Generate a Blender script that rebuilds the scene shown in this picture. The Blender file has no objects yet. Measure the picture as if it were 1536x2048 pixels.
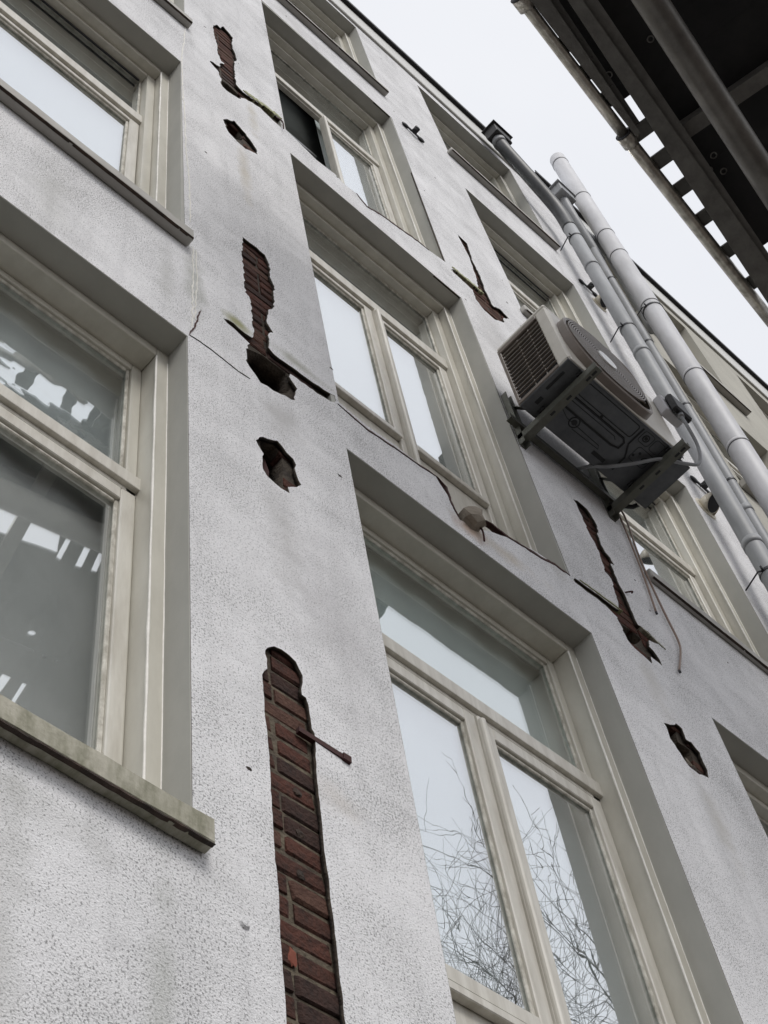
import bpy, bmesh, math, random
from mathutils import Vector, Matrix
random.seed(7)
S = bpy.context.scene
COL = S.collection
R = math.radians
# ------------------------------------------------------------ camera
cam_d = bpy.data.cameras.new('camera'); cam = bpy.data.objects.new('camera', cam_d); COL.objects.link(cam)
cam_d.sensor_fit = 'VERTICAL'; cam_d.sensor_height = 24.0; cam_d.lens = 3083.8/2048*24.0
cam_d.clip_start = .05; cam_d.clip_end = 600
rgt = Vector((0.72754, -0.67679, -0.11242)); dwn = Vector((0.53939, 0.66554, -0.51586)); fwd = Vector((0.42395, 0.31467, 0.84926))
m = Matrix((rgt, -dwn, -fwd)).transposed().to_4x4(); m.translation = Vector((0, -1.55, 1.6))
cam.matrix_world = m
S.camera = cam
S.render.resolution_x = 768; S.render.resolution_y = 1024
# ------------------------------------------------------------ sky, sun, exposure
W = bpy.data.worlds.new('World'); S.world = W; W.use_nodes = True
nt = W.node_tree; nt.nodes.clear()
out = nt.nodes.new('ShaderNodeOutputWorld'); bg = nt.nodes.new('ShaderNodeBackground')
sky = nt.nodes.new('ShaderNodeTexSky'); sky.sky_type = 'NISHITA'; sky.sun_disc = False
SUN_EL, SUN_AZ = R(46), R(198)      # azimuth clockwise from +Y
sky.sun_elevation = SUN_EL; sky.sun_rotation = SUN_AZ; sky.dust_density = 4; sky.air_density = 1
tcw = nt.nodes.new('ShaderNodeTexCoord'); nzw = nt.nodes.new('ShaderNodeTexNoise'); nzw.inputs['Scale'].default_value = 2.4; nzw.inputs['Detail'].default_value = 4
crw = nt.nodes.new('ShaderNodeValToRGB')
crw.color_ramp.elements[0].position = .3; crw.color_ramp.elements[0].color = (7.05, 7.25, 7.75, 1)
crw.color_ramp.elements[1].position = .7; crw.color_ramp.elements[1].color = (7.9, 8.0, 8.3, 1)
mxw = nt.nodes.new('ShaderNodeMixRGB'); mxw.inputs[0].default_value = .95
nt.links.new(tcw.outputs['Generated'], nzw.inputs['Vector']); nt.links.new(nzw.outputs['Fac'], crw.inputs['Fac'])
nt.links.new(sky.outputs['Color'], mxw.inputs[1]); nt.links.new(crw.outputs['Color'], mxw.inputs[2])
nt.links.new(mxw.outputs[0], bg.inputs['Color']); bg.inputs['Strength'].default_value = .1
nt.links.new(bg.outputs[0], out.inputs[0])
sl = bpy.data.lights.new('sun', 'SUN'); sl.energy = 1.5; sl.angle = R(24); sl.color = (1, .97, .93)
so = bpy.data.objects.new('sun', sl); COL.objects.link(so)
sd = Vector((math.sin(SUN_AZ)*math.cos(SUN_EL), math.cos(SUN_AZ)*math.cos(SUN_EL), math.sin(SUN_EL)))
so.rotation_euler = sd.to_track_quat('Z', 'Y').to_euler(); so.location = (5, -20, 30)
S.view_settings.view_transform = 'Standard'; S.view_settings.look = 'None'; S.view_settings.gamma = 1; S.view_settings.exposure = .24
S.view_settings.use_curve_mapping = False

# ------------------------------------------------------------ helpers
def tag(o, label=None, cat=None, group=None, kind=None):
    if label: o['label'] = label
    if cat: o['category'] = cat
    if group: o['group'] = group
    if kind: o['kind'] = kind
    return o
def empty(name, loc=(0, 0, 0), label=None, cat=None, group=None):
    o = bpy.data.objects.new(name, None); COL.objects.link(o); o.location = loc; o.empty_display_size = .1
    return tag(o, label, cat, group)
def link(name, me, mat, parent=None, smooth=False):
    o = bpy.data.objects.new(name, me); COL.objects.link(o)
    if mat:
        me.materials.clear(); me.materials.append(mat)
    if smooth:
        for p in me.polygons: p.use_smooth = True
    if parent:
        o.parent = parent
        # all parts are modelled in world metres: undo the parents' placement
        p, off = parent, Vector((0, 0, 0))
        while p: off += p.location; p = p.parent
        o.location = -off
    return o
def fin(name, bm, mat, parent=None, smooth=False):
    me = bpy.data.meshes.new(name); bmesh.ops.recalc_face_normals(bm, faces=bm.faces[:]); bm.to_mesh(me); bm.free()
    o = link(name, me, mat, parent, smooth)
    return o
def box(bm, x0, x1, y0, y1, z0, z1, bev=0):
    vs = [bm.verts.new((x, y, z)) for x in (x0, x1) for y in (y0, y1) for z in (z0, z1)]
    fs = [(0, 1, 3, 2), (4, 6, 7, 5), (0, 4, 5, 1), (2, 3, 7, 6), (0, 2, 6, 4), (1, 5, 7, 3)]
    ff = [bm.faces.new([vs[i] for i in f]) for f in fs]
    if bev:
        es = list({e for f in ff for e in f.edges})
        bmesh.ops.bevel(bm, geom=es, offset=bev, segments=1, affect='EDGES', profile=.5)
    return vs
def obox(bm, a, b, w, h, up=(0, 0, 1)):
    """box from a to b, width w across, height h along up (centred)"""
    a, b = Vector(a), Vector(b); d = (b-a).normalized(); up = Vector(up)
    s = d.cross(up).normalized(); u = s.cross(d).normalized()
    vs = [bm.verts.new(p + s*sx*w/2 + u*sz*h/2) for p in (a, b) for sx in (-1, 1) for sz in (-1, 1)]
    for f in [(0, 1, 3, 2), (4, 6, 7, 5), (0, 4, 5, 1), (2, 3, 7, 6), (0, 2, 6, 4), (1, 5, 7, 3)]: bm.faces.new([vs[i] for i in f])
def tube(bm, pts, rad, n=12, cap=True):
    pts = [Vector(p) for p in pts]; rings = []
    rr = rad if isinstance(rad, (list, tuple)) else [rad]*len(pts)
    up = None
    for i, p in enumerate(pts):
        d = (pts[min(i+1, len(pts)-1)] - pts[max(i-1, 0)]).normalized()
        if up is None: up = Vector((0, 0, 1)) if abs(d.z) < .9 else Vector((1, 0, 0))
        s = d.cross(up).normalized(); u = s.cross(d).normalized(); up = u
        rings.append([bm.verts.new(p + (s*math.cos(2*math.pi*k/n) + u*math.sin(2*math.pi*k/n))*rr[i]) for k in range(n)])
    for a, b in zip(rings, rings[1:]):
        for k in range(n): bm.faces.new((a[k], a[(k+1) % n], b[(k+1) % n], b[k]))
    if cap: bm.faces.new(rings[0][::-1]); bm.faces.new(rings[-1])
def smooth_path(pts, sub=6):
    pts = [Vector(p) for p in pts]; out = []
    for i in range(len(pts)-1):
        p0, p1, p2, p3 = pts[max(i-1, 0)], pts[i], pts[i+1], pts[min(i+2, len(pts)-1)]
        for k in range(sub):
            t = k/sub
            out.append(.5*((2*p1)+(p2-p0)*t+(2*p0-5*p1+4*p2-p3)*t*t+(3*p1-p0-3*p2+p3)*t**3))
    return out+[pts[-1]]
def sheet(name, outer, holes, y0, y1, mat, parent):
    """flat sheet in the plane of the wall with holes, from y0 to y1"""
    cu = bpy.data.curves.new(name, 'CURVE'); cu.dimensions = '2D'; cu.fill_mode = 'BOTH'; cu.extrude = (y1-y0)/2
    for pl in [outer]+holes:
        sp = cu.splines.new('POLY'); sp.points.add(len(pl)-1); sp.use_cyclic_u = True
        for q, (x, z) in zip(sp.points, pl): q.co = (x, z, 0, 1)
    o = bpy.data.objects.new(name, cu); COL.objects.link(o)
    dg = bpy.context.evaluated_depsgraph_get(); me = bpy.data.meshes.new_from_object(o.evaluated_get(dg))
    bpy.data.objects.remove(o)
    ym = (y0+y1)/2
    me.transform(Matrix(((1, 0, 0, 0), (0, 0, 1, ym), (0, 1, 0, 0), (0, 0, 0, 1))))
    bm = bmesh.new(); bm.from_mesh(me); bmesh.ops.remove_doubles(bm, verts=bm.verts[:], dist=1e-5); bmesh.ops.recalc_face_normals(bm, faces=bm.faces[:]); bm.to_mesh(me); bm.free()
    return link(name, me, mat, parent)
def rough(pl, amp=.004, step=.03, seed=0):
    rnd = random.Random(seed); o = []
    for i, a in enumerate(pl):
        b = pl[(i+1) % len(pl)]; L = math.dist(a, b); n = max(1, min(8, int(L/step)))
        for k in range(n):
            t = k/n; j = amp if (k or L < .2) else amp*.5
            o.append((a[0]+(b[0]-a[0])*t+rnd.uniform(-j, j), a[1]+(b[1]-a[1])*t+rnd.uniform(-j, j)))
    return o
def rect(x0, x1, z0, z1): return [(x0, z0), (x1, z0), (x1, z1), (x0, z1)]
def inside(p, pl):
    x, y = p; c = False; j = len(pl)-1
    for i in range(len(pl)):
        xi, yi = pl[i]; xj, yj = pl[j]
        if (yi > y) != (yj > y) and x < (xj-xi)*(y-yi)/(yj-yi)+xi: c = not c
        j = i
    return c
def ribbon(bm, pts, w, y0, y1, seed=0):
    """irregular thin strip lying on the wall"""
    rnd = random.Random(seed); P = []
    for a, b in zip(pts, pts[1:]):
        L = math.dist(a, b); n = max(2, int(L/.02))
        for k in range(n): t = k/n; P.append((a[0]+(b[0]-a[0])*t, a[1]+(b[1]-a[1])*t))
    P.append(pts[-1]); rows = []
    for i, p in enumerate(P):
        q = P[min(i+1, len(P)-1)]; o = P[max(i-1, 0)]
        d = Vector((q[0]-o[0], q[1]-o[1])).normalized(); nrm = Vector((-d.y, d.x))
        e = min(1, i/2, (len(P)-1-i)/2)*1.0
        a = w*(.25+.75*rnd.random())*max(e, .1)/2; b = w*(.25+.75*rnd.random())*max(e, .1)/2; s = rnd.uniform(-.2, .2)*w
        rows.append([bm.verts.new((p[0]+nrm.x*(t+s), y, p[1]+nrm.y*(t+s))) for t, y in ((a, y0), (-b, y0), (-b, y1), (a, y1))])
    for r0, r1 in zip(rows, rows[1:]):
        for k in range(4): bm.faces.new((r0[k], r0[(k+1) % 4], r1[(k+1) % 4], r1[k]))
    bm.faces.new(rows[0]); bm.faces.new(rows[-1][::-1])

# ------------------------------------------------------------ materials
def mat(name, col, rough_=.6, metal=0, noise=None, bump=None, spec=.4):
    """noise: (scale, amount, stretch xyz, second colour); bump: (scale, strength, distance)"""
    M = bpy.data.materials.new(name); M.use_nodes = True; t = M.node_tree; b = t.nodes['Principled BSDF']
    b.inputs['Base Color'].default_value = (*col, 1); b.inputs['Roughness'].default_value = rough_; b.inputs['Metallic'].default_value = metal
    b.inputs['Specular IOR Level'].default_value = spec
    tc = t.nodes.new('ShaderNodeTexCoord')
    if noise:
        sc, am, st, c2 = noise
        mp = t.nodes.new('ShaderNodeMapping'); mp.inputs['Scale'].default_value = st
        n = t.nodes.new('ShaderNodeTexNoise'); n.inputs['Scale'].default_value = sc; n.inputs['Detail'].default_value = 6; n.inputs['Roughness'].default_value = .65
        r = t.nodes.new('ShaderNodeMapRange'); r.inputs['From Min'].default_value = .35; r.inputs['From Max'].default_value = .7; r.inputs['To Max'].default_value = am
        mx = t.nodes.new('ShaderNodeMixRGB'); mx.inputs[1].default_value = (*col, 1); mx.inputs[2].default_value = (*c2, 1)
        t.links.new(tc.outputs['Object'], mp.inputs['Vector']); t.links.new(mp.outputs[0], n.inputs['Vector'])
        t.links.new(n.outputs['Fac'], r.inputs['Value']); t.links.new(r.outputs[0], mx.inputs[0]); t.links.new(mx.outputs[0], b.inputs['Base Color'])
    if bump:
        n = t.nodes.new('ShaderNodeTexNoise'); n.inputs['Scale'].default_value = bump[0]; n.inputs['Detail'].default_value = 5
        bp = t.nodes.new('ShaderNodeBump'); bp.inputs['Strength'].default_value = bump[1]; bp.inputs['Distance'].default_value = bump[2]
        t.links.new(tc.outputs['Object'], n.inputs['Vector']); t.links.new(n.outputs['Fac'], bp.inputs['Height']); t.links.new(bp.outputs[0], b.inputs['Normal'])
    return M

def stucco(name, base, dark, stains, speck=.8, bump=1.0):
    M = bpy.data.materials.new(name); M.use_nodes = True; t = M.node_tree; N = t.nodes; L = t.links; b = N['Principled BSDF']
    b.inputs['Roughness'].default_value = .92; b.inputs['Specular IOR Level'].default_value = .2
    tc = N.new('ShaderNodeTexCoord')
    def noise(sc, det=3, rg=.5, st=(1, 1, 1), rot=0):
        mp = N.new('ShaderNodeMapping'); mp.inputs['Scale'].default_value = st; mp.inputs['Rotation'].default_value = (0, rot, 0)
        n = N.new('ShaderNodeTexNoise'); n.inputs['Scale'].default_value = sc; n.inputs['Detail'].default_value = det; n.inputs['Roughness'].default_value = rg
        L.new(tc.outputs['Object'], mp.inputs['Vector']); L.new(mp.outputs[0], n.inputs['Vector']); return n.outputs['Fac']
    def rng(v, a, c, lo=0, hi=1):
        r = N.new('ShaderNodeMapRange'); r.inputs['From Min'].default_value = a; r.inputs['From Max'].default_value = c
        r.inputs['To Min'].default_value = lo; r.inputs['To Max'].default_value = hi; L.new(v, r.inputs['Value']); return r.outputs[0]
    def mul(a, c):
        n = N.new('ShaderNodeMath'); n.operation = 'MULTIPLY'
        for i, v in enumerate((a, c)):
            if isinstance(v, (int, float)): n.inputs[i].default_value = v
            else: L.new(v, n.inputs[i])
        return n.outputs[0]
    def mix(f, c1, c2):
        n = N.new('ShaderNodeMixRGB')
        for i, v in enumerate((f, c1, c2)):
            if isinstance(v, (int, float)): n.inputs[i].default_value = v
            elif isinstance(v, tuple): n.inputs[i].default_value = (*v, 1)
            else: L.new(v, n.inputs[i])
        return n.outputs[0]
    big = noise(1.1, 5, .6)
    c = mix(rng(big, .35, .68, 0, .5), base, tuple(x*.72 for x in base))
    blot = noise(4.5, 5, .65, (1, 1, .55)); c = mix(rng(blot, .46, .72, 0, .34), c, tuple(x*.6 for x in base))
    diag = noise(5.5, 6, .75, (.35, 1, 2.4), R(14)); c = mix(rng(diag, .5, .72, 0, .42), c, tuple(x*.66 for x in base))
    run = noise(5, 4, .6, (2.2, 1, .18)); c = mix(rng(run, .53, .75, 0, .42), c, tuple(x*.62 for x in base))
    # dark pits of the sprayed render; their number follows the soiling
    soil = noise(2.2, 5, .7); 
    pit = noise(185, 2.5, .6); med = noise(80, 3, .65)
    def thr(v, k, base_, wdt, amt, col, c):
        th = N.new('ShaderNodeMath'); th.operation = 'MULTIPLY_ADD'; L.new(soil, th.inputs[0]); th.inputs[1].default_value = -k; th.inputs[2].default_value = base_
        sb = N.new('ShaderNodeMath'); sb.operation = 'SUBTRACT'; L.new(v, sb.inputs[0]); L.new(th.outputs[0], sb.inputs[1])
        return mix(rng(sb.outputs[0], 0, wdt, 0, amt), c, col)
    c = thr(pit, .30, .685, .10, speck*.9, dark, c)
    c = thr(med, .40, .79, .16, speck*.5, dark, c)
    c = mix(rng(noise(160, 2, .5), .30, .42, .5, 0), c, tuple(min(1, x*1.2) for x in base))
    wob = N.new('ShaderNodeTexNoise'); wob.inputs['Scale'].default_value = 9; wob.inputs['Detail'].default_value = 4
    L.new(tc.outputs['Object'], wob.inputs['Vector'])
    for (cx, cz, rx, rz, col, am) in stains:
        va = N.new('ShaderNodeVectorMath'); va.operation = 'MULTIPLY_ADD'
        va.inputs[1].default_value = (1/rx, 0, 1/rz); va.inputs[2].default_value = (-cx/rx, 0, -cz/rz); L.new(tc.outputs['Object'], va.inputs[0])
        ln = N.new('ShaderNodeVectorMath'); ln.operation = 'LENGTH'; L.new(va.outputs[0], ln.inputs[0])
        ad = N.new('ShaderNodeMath'); ad.operation = 'MULTIPLY_ADD'; L.new(wob.outputs['Fac'], ad.inputs[0]); ad.inputs[1].default_value = 1.8; L.new(ln.outputs['Value'], ad.inputs[2])
        c = mix(rng(ad.outputs[0], .9, 1.8, am, 0), c, col)
    L.new(c, b.inputs['Base Color'])
    h1 = noise(220, 3, .65); h2 = noise(14, 3, .5)
    ad = N.new('ShaderNodeMath'); ad.operation = 'MULTIPLY_ADD'; L.new(h2, ad.inputs[0]); ad.inputs[1].default_value = 1.2; L.new(h1, ad.inputs[2])
    bp = N.new('ShaderNodeBump'); bp.inputs['Strength'].default_value = bump; bp.inputs['Distance'].default_value = .0036
    L.new(ad.outputs[0], bp.inputs['Height']); L.new(bp.outputs[0], b.inputs['Normal'])
    return M
MOSS = (.33, .33, .17); RUST = (.36, .20, .12)
M_stucco = stucco('grey_stucco', (.865, .862, .872), (.13, .13, .13), [
    (1.50, 6.41, .09, .06, MOSS, .9), (1.84, 9.62, .16, .07, MOSS, .8), (1.78, 6.46, .18, .05, (.33, .33, .26), .8), (3.30, 9.60, .12, .05, MOSS, .85),
    (1.62, 8.25, .05, .5, (.52, .47, .38), .6), (2.56, 6.17, .12, .10, (.45, .30, .21), .75), (2.75, 6.18, .25, .08, (.55, .47, .35), .5),
    (1.32, 6.5, .07, .4, (.36, .37, .33), .6), (.6, 3.62, .6, .1, (.33, .33, .30), .5), (3.1, 6.6, .12, .3, (.40, .38, .32), .5),
    (3.45, 6.47, .2, .06, (.50, .48, .38), .5), (1.7, 4.15, .1, .08, (.55, .50, .45), .4),
    (.35, 3.2, .10, .7, (.50, .50, .48), .55), (.9, 3.3, .07, .6, (.48, .48, .46), .5), (1.22, 3.25, .05, .55, (.45, .46, .43), .6), (.75, 6.3, .12, .4, (.52, .52, .50), .45), (1.2, 6.35, .05, .35, (.48, .48, .46), .5),
    (1.62, 5.2, .09, .38, (.50, .49, .48), .6), (1.66, 5.9, .11, .20, (.45, .44, .43), .6), (2.3, 12.6, .5, .25, (.56, .55, .54), .5), (3.5, 6.0, .09, .35, (.52, .50, .46), .5), (3.55, 5.3, .07, .3, (.50, .48, .44), .6),
    (1.72, 9.2, .05, .4, (.50, .46, .36), .5), (3.4, 8.8, .15, .6, (.50, .49, .48), .5), (1.75, 4.9, .2, .5, (.56, .55, .56), .5), (5.25, 11.4, .12, .8, (.50, .49, .48), .5), (3.75, 7.9, .3, .5, (.55, .54, .52), .4)])
M_cream = stucco('cream_stucco', (.50, .485, .43), (.25, .24, .2), [], speck=.12, bump=.35)
M_reveal = mat('painted_reveal', (.42, .415, .38), .7, noise=(7, .35, (1, 1, .5), (.27, .27, .25)), bump=(60, .15, .002))
M_frame = mat('cream_painted_wood', (.60, .58, .51), .42, noise=(8, .6, (1.5, 1, .4), (.42, .40, .34)), bump=(40, .12, .002), spec=.5)
M_sash = mat('cream_painted_sash', (.66, .64, .58), .4, noise=(14, .7, (2, 1, .3), (.42, .39, .33)), bump=(50, .12, .002), spec=.5)
M_bead = mat('chipped_putty', (.66, .64, .57), .6, noise=(38, .95, (1, 1, .5), (.27, .25, .20)), bump=(90, .8, .003))
M_white = mat('white_caulk', (.85, .83, .78), .6, noise=(30, .4, (1, 1, 1), (.5, .48, .42)))
M_sill = mat('weathered_stone_sill', (.43, .41, .34), .85, noise=(9, .95, (2.6, 1, .7), (.15, .15, .095)), bump=(45, .6, .006))
M_sill2 = mat('painted_sill', (.42, .41, .38), .7, noise=(10, .5, (1, 1, 1), (.3, .28, .25)), bump=(60, .3, .003))
M_mortar = mat('old_mortar', (.15, .125, .088), .95, noise=(19, 1.0, (1, 1, 1), (.05, .038, .03)), bump=(90, 1, .008))
M_mortar2 = mat('sooty_mortar', (.085, .068, .050), .95, noise=(19, 1.0, (1, 1, 1), (.03, .024, .02)), bump=(90, 1, .008))
M_dark = mat('cavity_shade', (.03, .024, .02), .95, noise=(18, .8, (1, 1, 1), (.09, .06, .045)), bump=(60, 1, .012))  # near-black colour carries the shade of the deep wall holes
M_brk = [mat('dark_brick', c, .92, noise=(34, .95, (1, 1, 1), d), bump=(80, 1.0, .008), spec=.15) for c, d in
         (((.088, .040, .030), (.036, .024, .021)), ((.074, .039, .031), (.12, .068, .05)), ((.108, .045, .033), (.045, .028, .024)), ((.062, .036, .030), (.03, .022, .020)))]
M_redbrick = mat('bright_brick_chip', (.19, .05, .03), .8, noise=(30, .5, (1, 1, 1), (.2, .06, .03)))
M_rust = mat('rusty_iron', (.05, .016, .014), .8, noise=(60, .7, (1, 1, 1), (.05, .02, .02)), bump=(120, .6, .003))
M_redwood = mat('red_brown_edge', (.075, .03, .026), .85, noise=(40, .8, (1, 1, 1), (.05, .03, .028)), bump=(120, .8, .004))
M_moss = mat('mossy_old_render', (.40, .40, .26), .9, noise=(22, .9, (1, 1, 1), (.22, .23, .10)), bump=(60, .8, .006))
M_stone = mat('broken_stone', (.30, .265, .215), .9, noise=(30, .7, (1, 1, 1), (.16, .13, .10)), bump=(70, .8, .006))
M_black = mat('black_rubber', (.012, .012, .013), .5)
M_bitumen = mat('black_roof_edge', (.018, .018, .020), .55, noise=(20, .5, (1, 1, 1), (.05, .05, .05)))
M_fascia = mat('white_fascia', (.66, .66, .64), .5, noise=(8, .4, (1, 1, 1), (.5, .49, .46)))
M_pvc = mat('grey_pvc', (.31, .32, .335), .5, noise=(9, .8, (1.6, 1, .25), (.19, .195, .20)), bump=(30, .08, .002))
M_pvcd = mat('dark_grey_pvc', (.045, .048, .052), .45, noise=(40, .6, (1, 1, 1), (.09, .09, .09)))
M_flue = mat('white_flue', (.54, .54, .56), .5, noise=(9, .8, (1.6, 1, .3), (.38, .38, .39)))
M_clip = mat('dark_steel_clip', (.05, .05, .055), .5, .6)
M_acgr = mat('brown_grey_grille', (.21, .175, .15), .4, noise=(14, .4, (1, 1, 1), (.13, .115, .10)))
M_acb = mat('ivory_casing', (.70, .67, .61), .38, noise=(10, .5, (1, 1, .6), (.50, .47, .41)))
M_acpan = mat('galvanised_pan', (.125, .13, .135), .45, .5, noise=(14, .6, (1, 1, 1), (.06, .064, .068)), bump=(25, .1, .003))
M_badge = mat('white_badge', (.85, .85, .84), .3)
M_acline = mat('pressed_groove', (.02, .021, .022), .7)
M_acdark = mat('dark_interior', (.02, .02, .022), .8)
M_acsteel = mat('green_grey_bracket', (.14, .142, .122), .55, .3, noise=(22, .7, (1, 1, 1), (.09, .092, .07)), bump=(80, .25, .002))
M_grey = mat('zinc', (.30, .31, .32), .45, .7, noise=(20, .4, (1, 1, 1), (.2, .2, .21)))
M_vent = mat('ivory_vent', (.66, .61, .50), .4, noise=(20, .3, (1, 1, 1), (.45, .41, .33)))
M_copper = mat('brown_pipe', (.24, .165, .13), .5, noise=(30, .5, (1, 1, 1), (.33, .27, .22)))
M_scaf = mat('galvanised_tube', (.62, .59, .53), .32, .85, noise=(16, .8, (1, 1, 1), (.14, .125, .11)), bump=(60, .25, .002))
M_beam = mat('dull_steel_beam', (.15, .145, .135), .6, .3, noise=(12, .7, (1, 1, 1), (.07, .067, .062)), bump=(50, .3, .003))
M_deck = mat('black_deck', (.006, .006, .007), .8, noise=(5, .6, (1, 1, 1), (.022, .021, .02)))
M_pave = mat('grey_paving', (.05, .049, .047), .9, noise=(3, .6, (1, 1, 1), (.05, .048, .045)), bump=(30, .4, .006))
M_cobble = mat('street_brick', (.085, .07, .06), .85, noise=(4, .6, (1, 1, 1), (.10, .09, .085)), bump=(30, .6, .01))
M_bark = mat('bark', (.115, .105, .09), .9, noise=(12, .6, (1, 1, .3), (.09, .08, .07)), bump=(30, .7, .02))
M_cur = mat('pale_blind', (.76, .79, .78), .9, noise=(1.3, .5, (1, 1, .25), (.58, .62, .62)))
M_cur2 = mat('grey_blind', (.78, .78, .77), .9, noise=(1.8, .8, (1, 1, .6), (.48, .50, .49)))
M_room = mat('dim_room', (.10, .105, .10), .9)
def glass(name, tint, lo, hi, ripple=.0):
    M = bpy.data.materials.new(name); M.use_nodes = True; t = M.node_tree; t.nodes.clear(); N = t.nodes
    o = N.new('ShaderNodeOutputMaterial'); g = N.new('ShaderNodeBsdfGlossy'); g.inputs['Roughness'].default_value = .0; g.inputs['Color'].default_value = (.97, .985, 1, 1)
    tr = N.new('ShaderNodeBsdfTransparent'); tr.inputs['Color'].default_value = (*tint, 1)
    lw = N.new('ShaderNodeLayerWeight'); lw.inputs['Blend'].default_value = .5
    mr = N.new('ShaderNodeMapRange'); mr.inputs['From Min'].default_value = 0; mr.inputs['From Max'].default_value = 1; mr.inputs['To Min'].default_value = lo; mr.inputs['To Max'].default_value = hi
    mx = N.new('ShaderNodeMixShader')
    t.links.new(lw.outputs['Facing'], mr.inputs['Value']); t.links.new(mr.outputs[0], mx.inputs[0]); t.links.new(tr.outputs[0], mx.inputs[1]); t.links.new(g.outputs[0], mx.inputs[2]); t.links.new(mx.outputs[0], o.inputs[0])
    tc = N.new('ShaderNodeTexCoord')
    if ripple:
        n = N.new('ShaderNodeTexNoise'); n.inputs['Scale'].default_value = 5; n.inputs['Detail'].default_value = 2; bp = N.new('ShaderNodeBump'); bp.inputs['Strength'].default_value = ripple; bp.inputs['Distance'].default_value = .004
        t.links.new(tc.outputs['Object'], n.inputs['Vector']); t.links.new(n.outputs['Fac'], bp.inputs['Height']); t.links.new(bp.outputs[0], g.inputs['Normal'])
    return M
M_glass = glass('window_glass', (.94, .96, .955), .16, .88, .05)
M_glass_l = glass('clear_low_glass', (.97, .98, .975), .03, .66, .03)
M_glass_k = glass('dusty_pane', (.96, .985, .975), .04, .60, .12)
M_glass_r = glass('old_rippled_glass', (.95, .975, .975), .04, .66, .30)

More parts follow.
